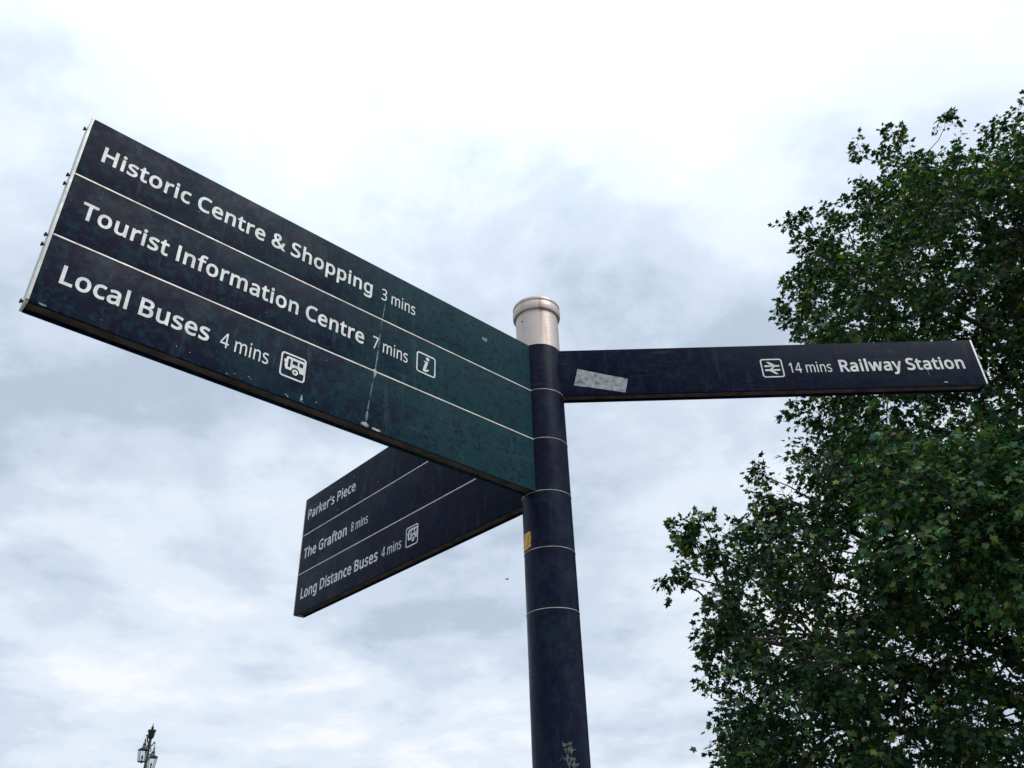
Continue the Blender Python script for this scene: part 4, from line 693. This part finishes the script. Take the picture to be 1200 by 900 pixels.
    lm = bpy.data.meshes.new('leaf'); lm.from_pydata([tuple(x) for x in temp], [], [tuple(int(i) for i in x) for x in tri]); lm.materials.append(M['leaf'])
    lf = lm.copy(); lf.materials[0] = M['leaf_lit']
    for i in near:
        o = bpy.data.objects.new('leaf', lf if LF[i] else lm); COL.objects.link(o); o.parent = root
        mm = Matrix((Vector(X[i]) * Sz[i], Vector(Y[i]) * Sz[i], Vector(Z[i]) * Sz[i])).transposed().to_4x4(); mm.translation = Vector(P[i])
        o.matrix_local = mm
    print('leaves', len(P))
    return root
tree = make_tree()

# ---------------------------------------------------------------- distant street lamp with two lanterns
LD, LAZ = 36.0, -23.3
lx, ly = LD * math.sin(R(LAZ)), LD * math.cos(R(LAZ))
lamp = tag(empty('street_lamp', (lx, ly, 0), R(-LAZ)), 'distant black ornate lamp post with two glass lanterns, low on the left', 'street lamp')
bm = bmesh.new()
lathe(bm, [(0, 0), (.30, 0), (.30, .25), (.24, .32), (.22, .9), (.26, .95), (.18, 1.05), (.10, 1.25), (.085, 3.2), (.12, 3.25), (.12, 3.32), (.075, 3.4), (.06, 5.6), (.09, 5.64), (.09, 5.70), (.055, 5.76), (.05, 6.94)], 20)
link('post', shade(bm_mesh('post', bm)), M['iron'], lamp)
bm = bmesh.new()
lathe(bm, [(.05, 6.90), (.10, 6.95), (.115, 7.0), (.125, 7.12), (.150, 7.19), (.150, 7.23), (.07, 7.245), (.035, 7.26)], 8)
link('crown', shade(bm_mesh('crown', bm), 25), M['iron'], lamp)
bm = bmesh.new()
lathe(bm, [(.030, 7.255), (.045, 7.28), (.052, 7.31), (.035, 7.345), (.018, 7.36), (.022, 7.385), (.010, 7.43), (0, 7.50)], 12)
link('finial', shade(bm_mesh('finial', bm)), M['iron'], lamp)
def lantern(sx_, sy_):
    sgn = sy_
    ox, oy = -.19 * sgn * -1, 0
    cx, cy = sx_, sy_
    # bracket: scrolled arm from the post to the lantern's crown
    bm = bmesh.new()
    P = []
    for i in range(13):
        u = i / 12
        P.append((cx * u, cy * u, 6.55 + .32 * math.sin(math.pi * u * .55) + .05 * math.sin(3 * math.pi * u)))
    tube(bm, P, [.030 - .010 * i / 12 for i in range(13)], 8)
    Q = [(cx * (.30 + .16 * math.cos(a)), cy * (.30 + .16 * math.cos(a)), 6.52 + .14 * math.sin(a)) for a in [i * math.pi / 6 for i in range(12)]]
    tube(bm, Q, [.018] * 12, 6)
    tube(bm, [(cx * .02, cy * .02, 6.10), (cx * .35, cy * .35, 6.22), (cx * .7, cy * .7, 6.55)], [.024, .02, .016], 6)
    link('bracket', shade(bm_mesh('bracket', bm), 60), M['iron'], lamp)
    bm = bmesh.new(); hw, hb, zt, zb = .150, .105, 6.39, 5.99
    cor = [(-1, -1), (1, -1), (1, 1), (-1, 1)]
    rot = R(14)
    def cp(k, h, z):
        x, y = cor[k][0] * h, cor[k][1] * h
        return (cx + x * math.cos(rot) - y * math.sin(rot), cy + x * math.sin(rot) + y * math.cos(rot), z)
    for k in range(4):
        j = (k + 1) % 4
        tube(bm, [cp(k, hw, zt), cp(k, hb, zb)], [.014, .014], 4)
        tube(bm, [cp(k, hw, zt), cp(j, hw, zt)], [.022, .022], 4)
        tube(bm, [cp(k, hb, zb), cp(j, hb, zb)], [.020, .020], 4)
    lathe(bm, [(0, zb - .06), (.03, zb - .05), (.05, zb), (.02, zb + .02), (.02, zb + .10), (.035, zb + .12), (.03, zb + .2), (0, zb + .21)], 8, cx, cy)
    fr = link('lantern', bm_mesh('lantern', bm), M['iron'], lamp)
    for k in range(4):
        j = (k + 1) % 4; bm = bmesh.new()
        vs = [bm.verts.new(cp(k, hw - .012, zt)), bm.verts.new(cp(j, hw - .012, zt)), bm.verts.new(cp(j, hb - .012, zb)), bm.verts.new(cp(k, hb - .012, zb))]
        bm.faces.new(vs)
        r = bmesh.ops.extrude_face_region(bm, geom=list(bm.faces))
        cen = Vector((cx, cy, 0))
        for v_ in [g for g in r['geom'] if isinstance(g, bmesh.types.BMVert)]:
            dd = cen - Vector((v_.co.x, v_.co.y, 0)); v_.co += dd.normalized() * .004
        bmesh.ops.recalc_face_normals(bm, faces=bm.faces)
        link('pane', bm_mesh('pane', bm), M['glass'], fr)
    bm = bmesh.new()
    lathe(bm, [(.225, zt + .0), (.215, zt + .03), (.10, zt + .08), (.07, zt + .13), (.065, zt + .18), (.08, zt + .195), (.04, zt + .25), (.03, zt + .30), (.045, zt + .33), (.02, zt + .36), (.012, zt + .42), (0, zt + .45)], 4, 0, 0)
    bmesh.ops.rotate(bm, verts=bm.verts, cent=(0, 0, 0), matrix=Matrix.Rotation(R(45) + rot, 3, 'Z'))
    bmesh.ops.translate(bm, verts=bm.verts, vec=(cx, cy, 0))
    link('roof', bm_mesh('roof', bm), M['iron'], fr)
lantern(-.16, -.98)
lantern(.20, .98)

# ---------------------------------------------------------------- a small bird far off
def bird():
    az, el, D = -.855, 18.5, 55.0
    c = Vector((D * math.sin(R(az)), D * math.cos(R(az)), EYE + D * math.tan(R(el))))
    bm = bmesh.new()
    # one continuous body: head, trunk, tail along local X; wings drawn from the shoulders
    prof = [(-.155, .004, .012), (-.11, .008, .030), (-.07, .014, .018), (-.03, .030, .030), (.02, .036, .034), (.06, .028, .028), (.085, .018, .020), (.105, .022, .022), (.125, .012, .012), (.145, .002, .002)]
    rings = []
    for x, h, w in prof:
        rings.append([bm.verts.new((x, w * math.cos(a), h * math.sin(a))) for a in [i * math.pi / 4 for i in range(8)]])
    for a, b in zip(rings, rings[1:]):
        for k in range(8): bm.faces.new((a[k], b[k], b[(k + 1) % 8], a[(k + 1) % 8]))
    bm.faces.new(rings[0]); bm.faces.new(rings[-1][::-1])
    for s in (-1, 1):
        sec = [(0.05, -.035, s * .02, .0), (.06, -.03, s * .08, .05), (.035, -.04, s * .15, .08), (-.02, -.05, s * .24, .07)]
        prev = None
        for xf, xb, y, z in sec:
            cur = [bm.verts.new((xf, y, z + .004)), bm.verts.new((xb, y, z + .002)), bm.verts.new((xb, y, z - .002)), bm.verts.new((xf, y, z - .003))]
            if prev:
                for k in range(4): bm.faces.new((prev[k], cur[k], cur[(k + 1) % 4], prev[(k + 1) % 4]))
            prev = cur
        bm.faces.new(prev)
    bmesh.ops.recalc_face_normals(bm, faces=bm.faces)
    o = link('bird', shade(bm_mesh('bird', bm), 60), M['bird'], None, c, (R(8), R(-6), R(35)))
    tag(o, 'tiny dark bird flying in the pale sky left of the post', 'bird')
bird()
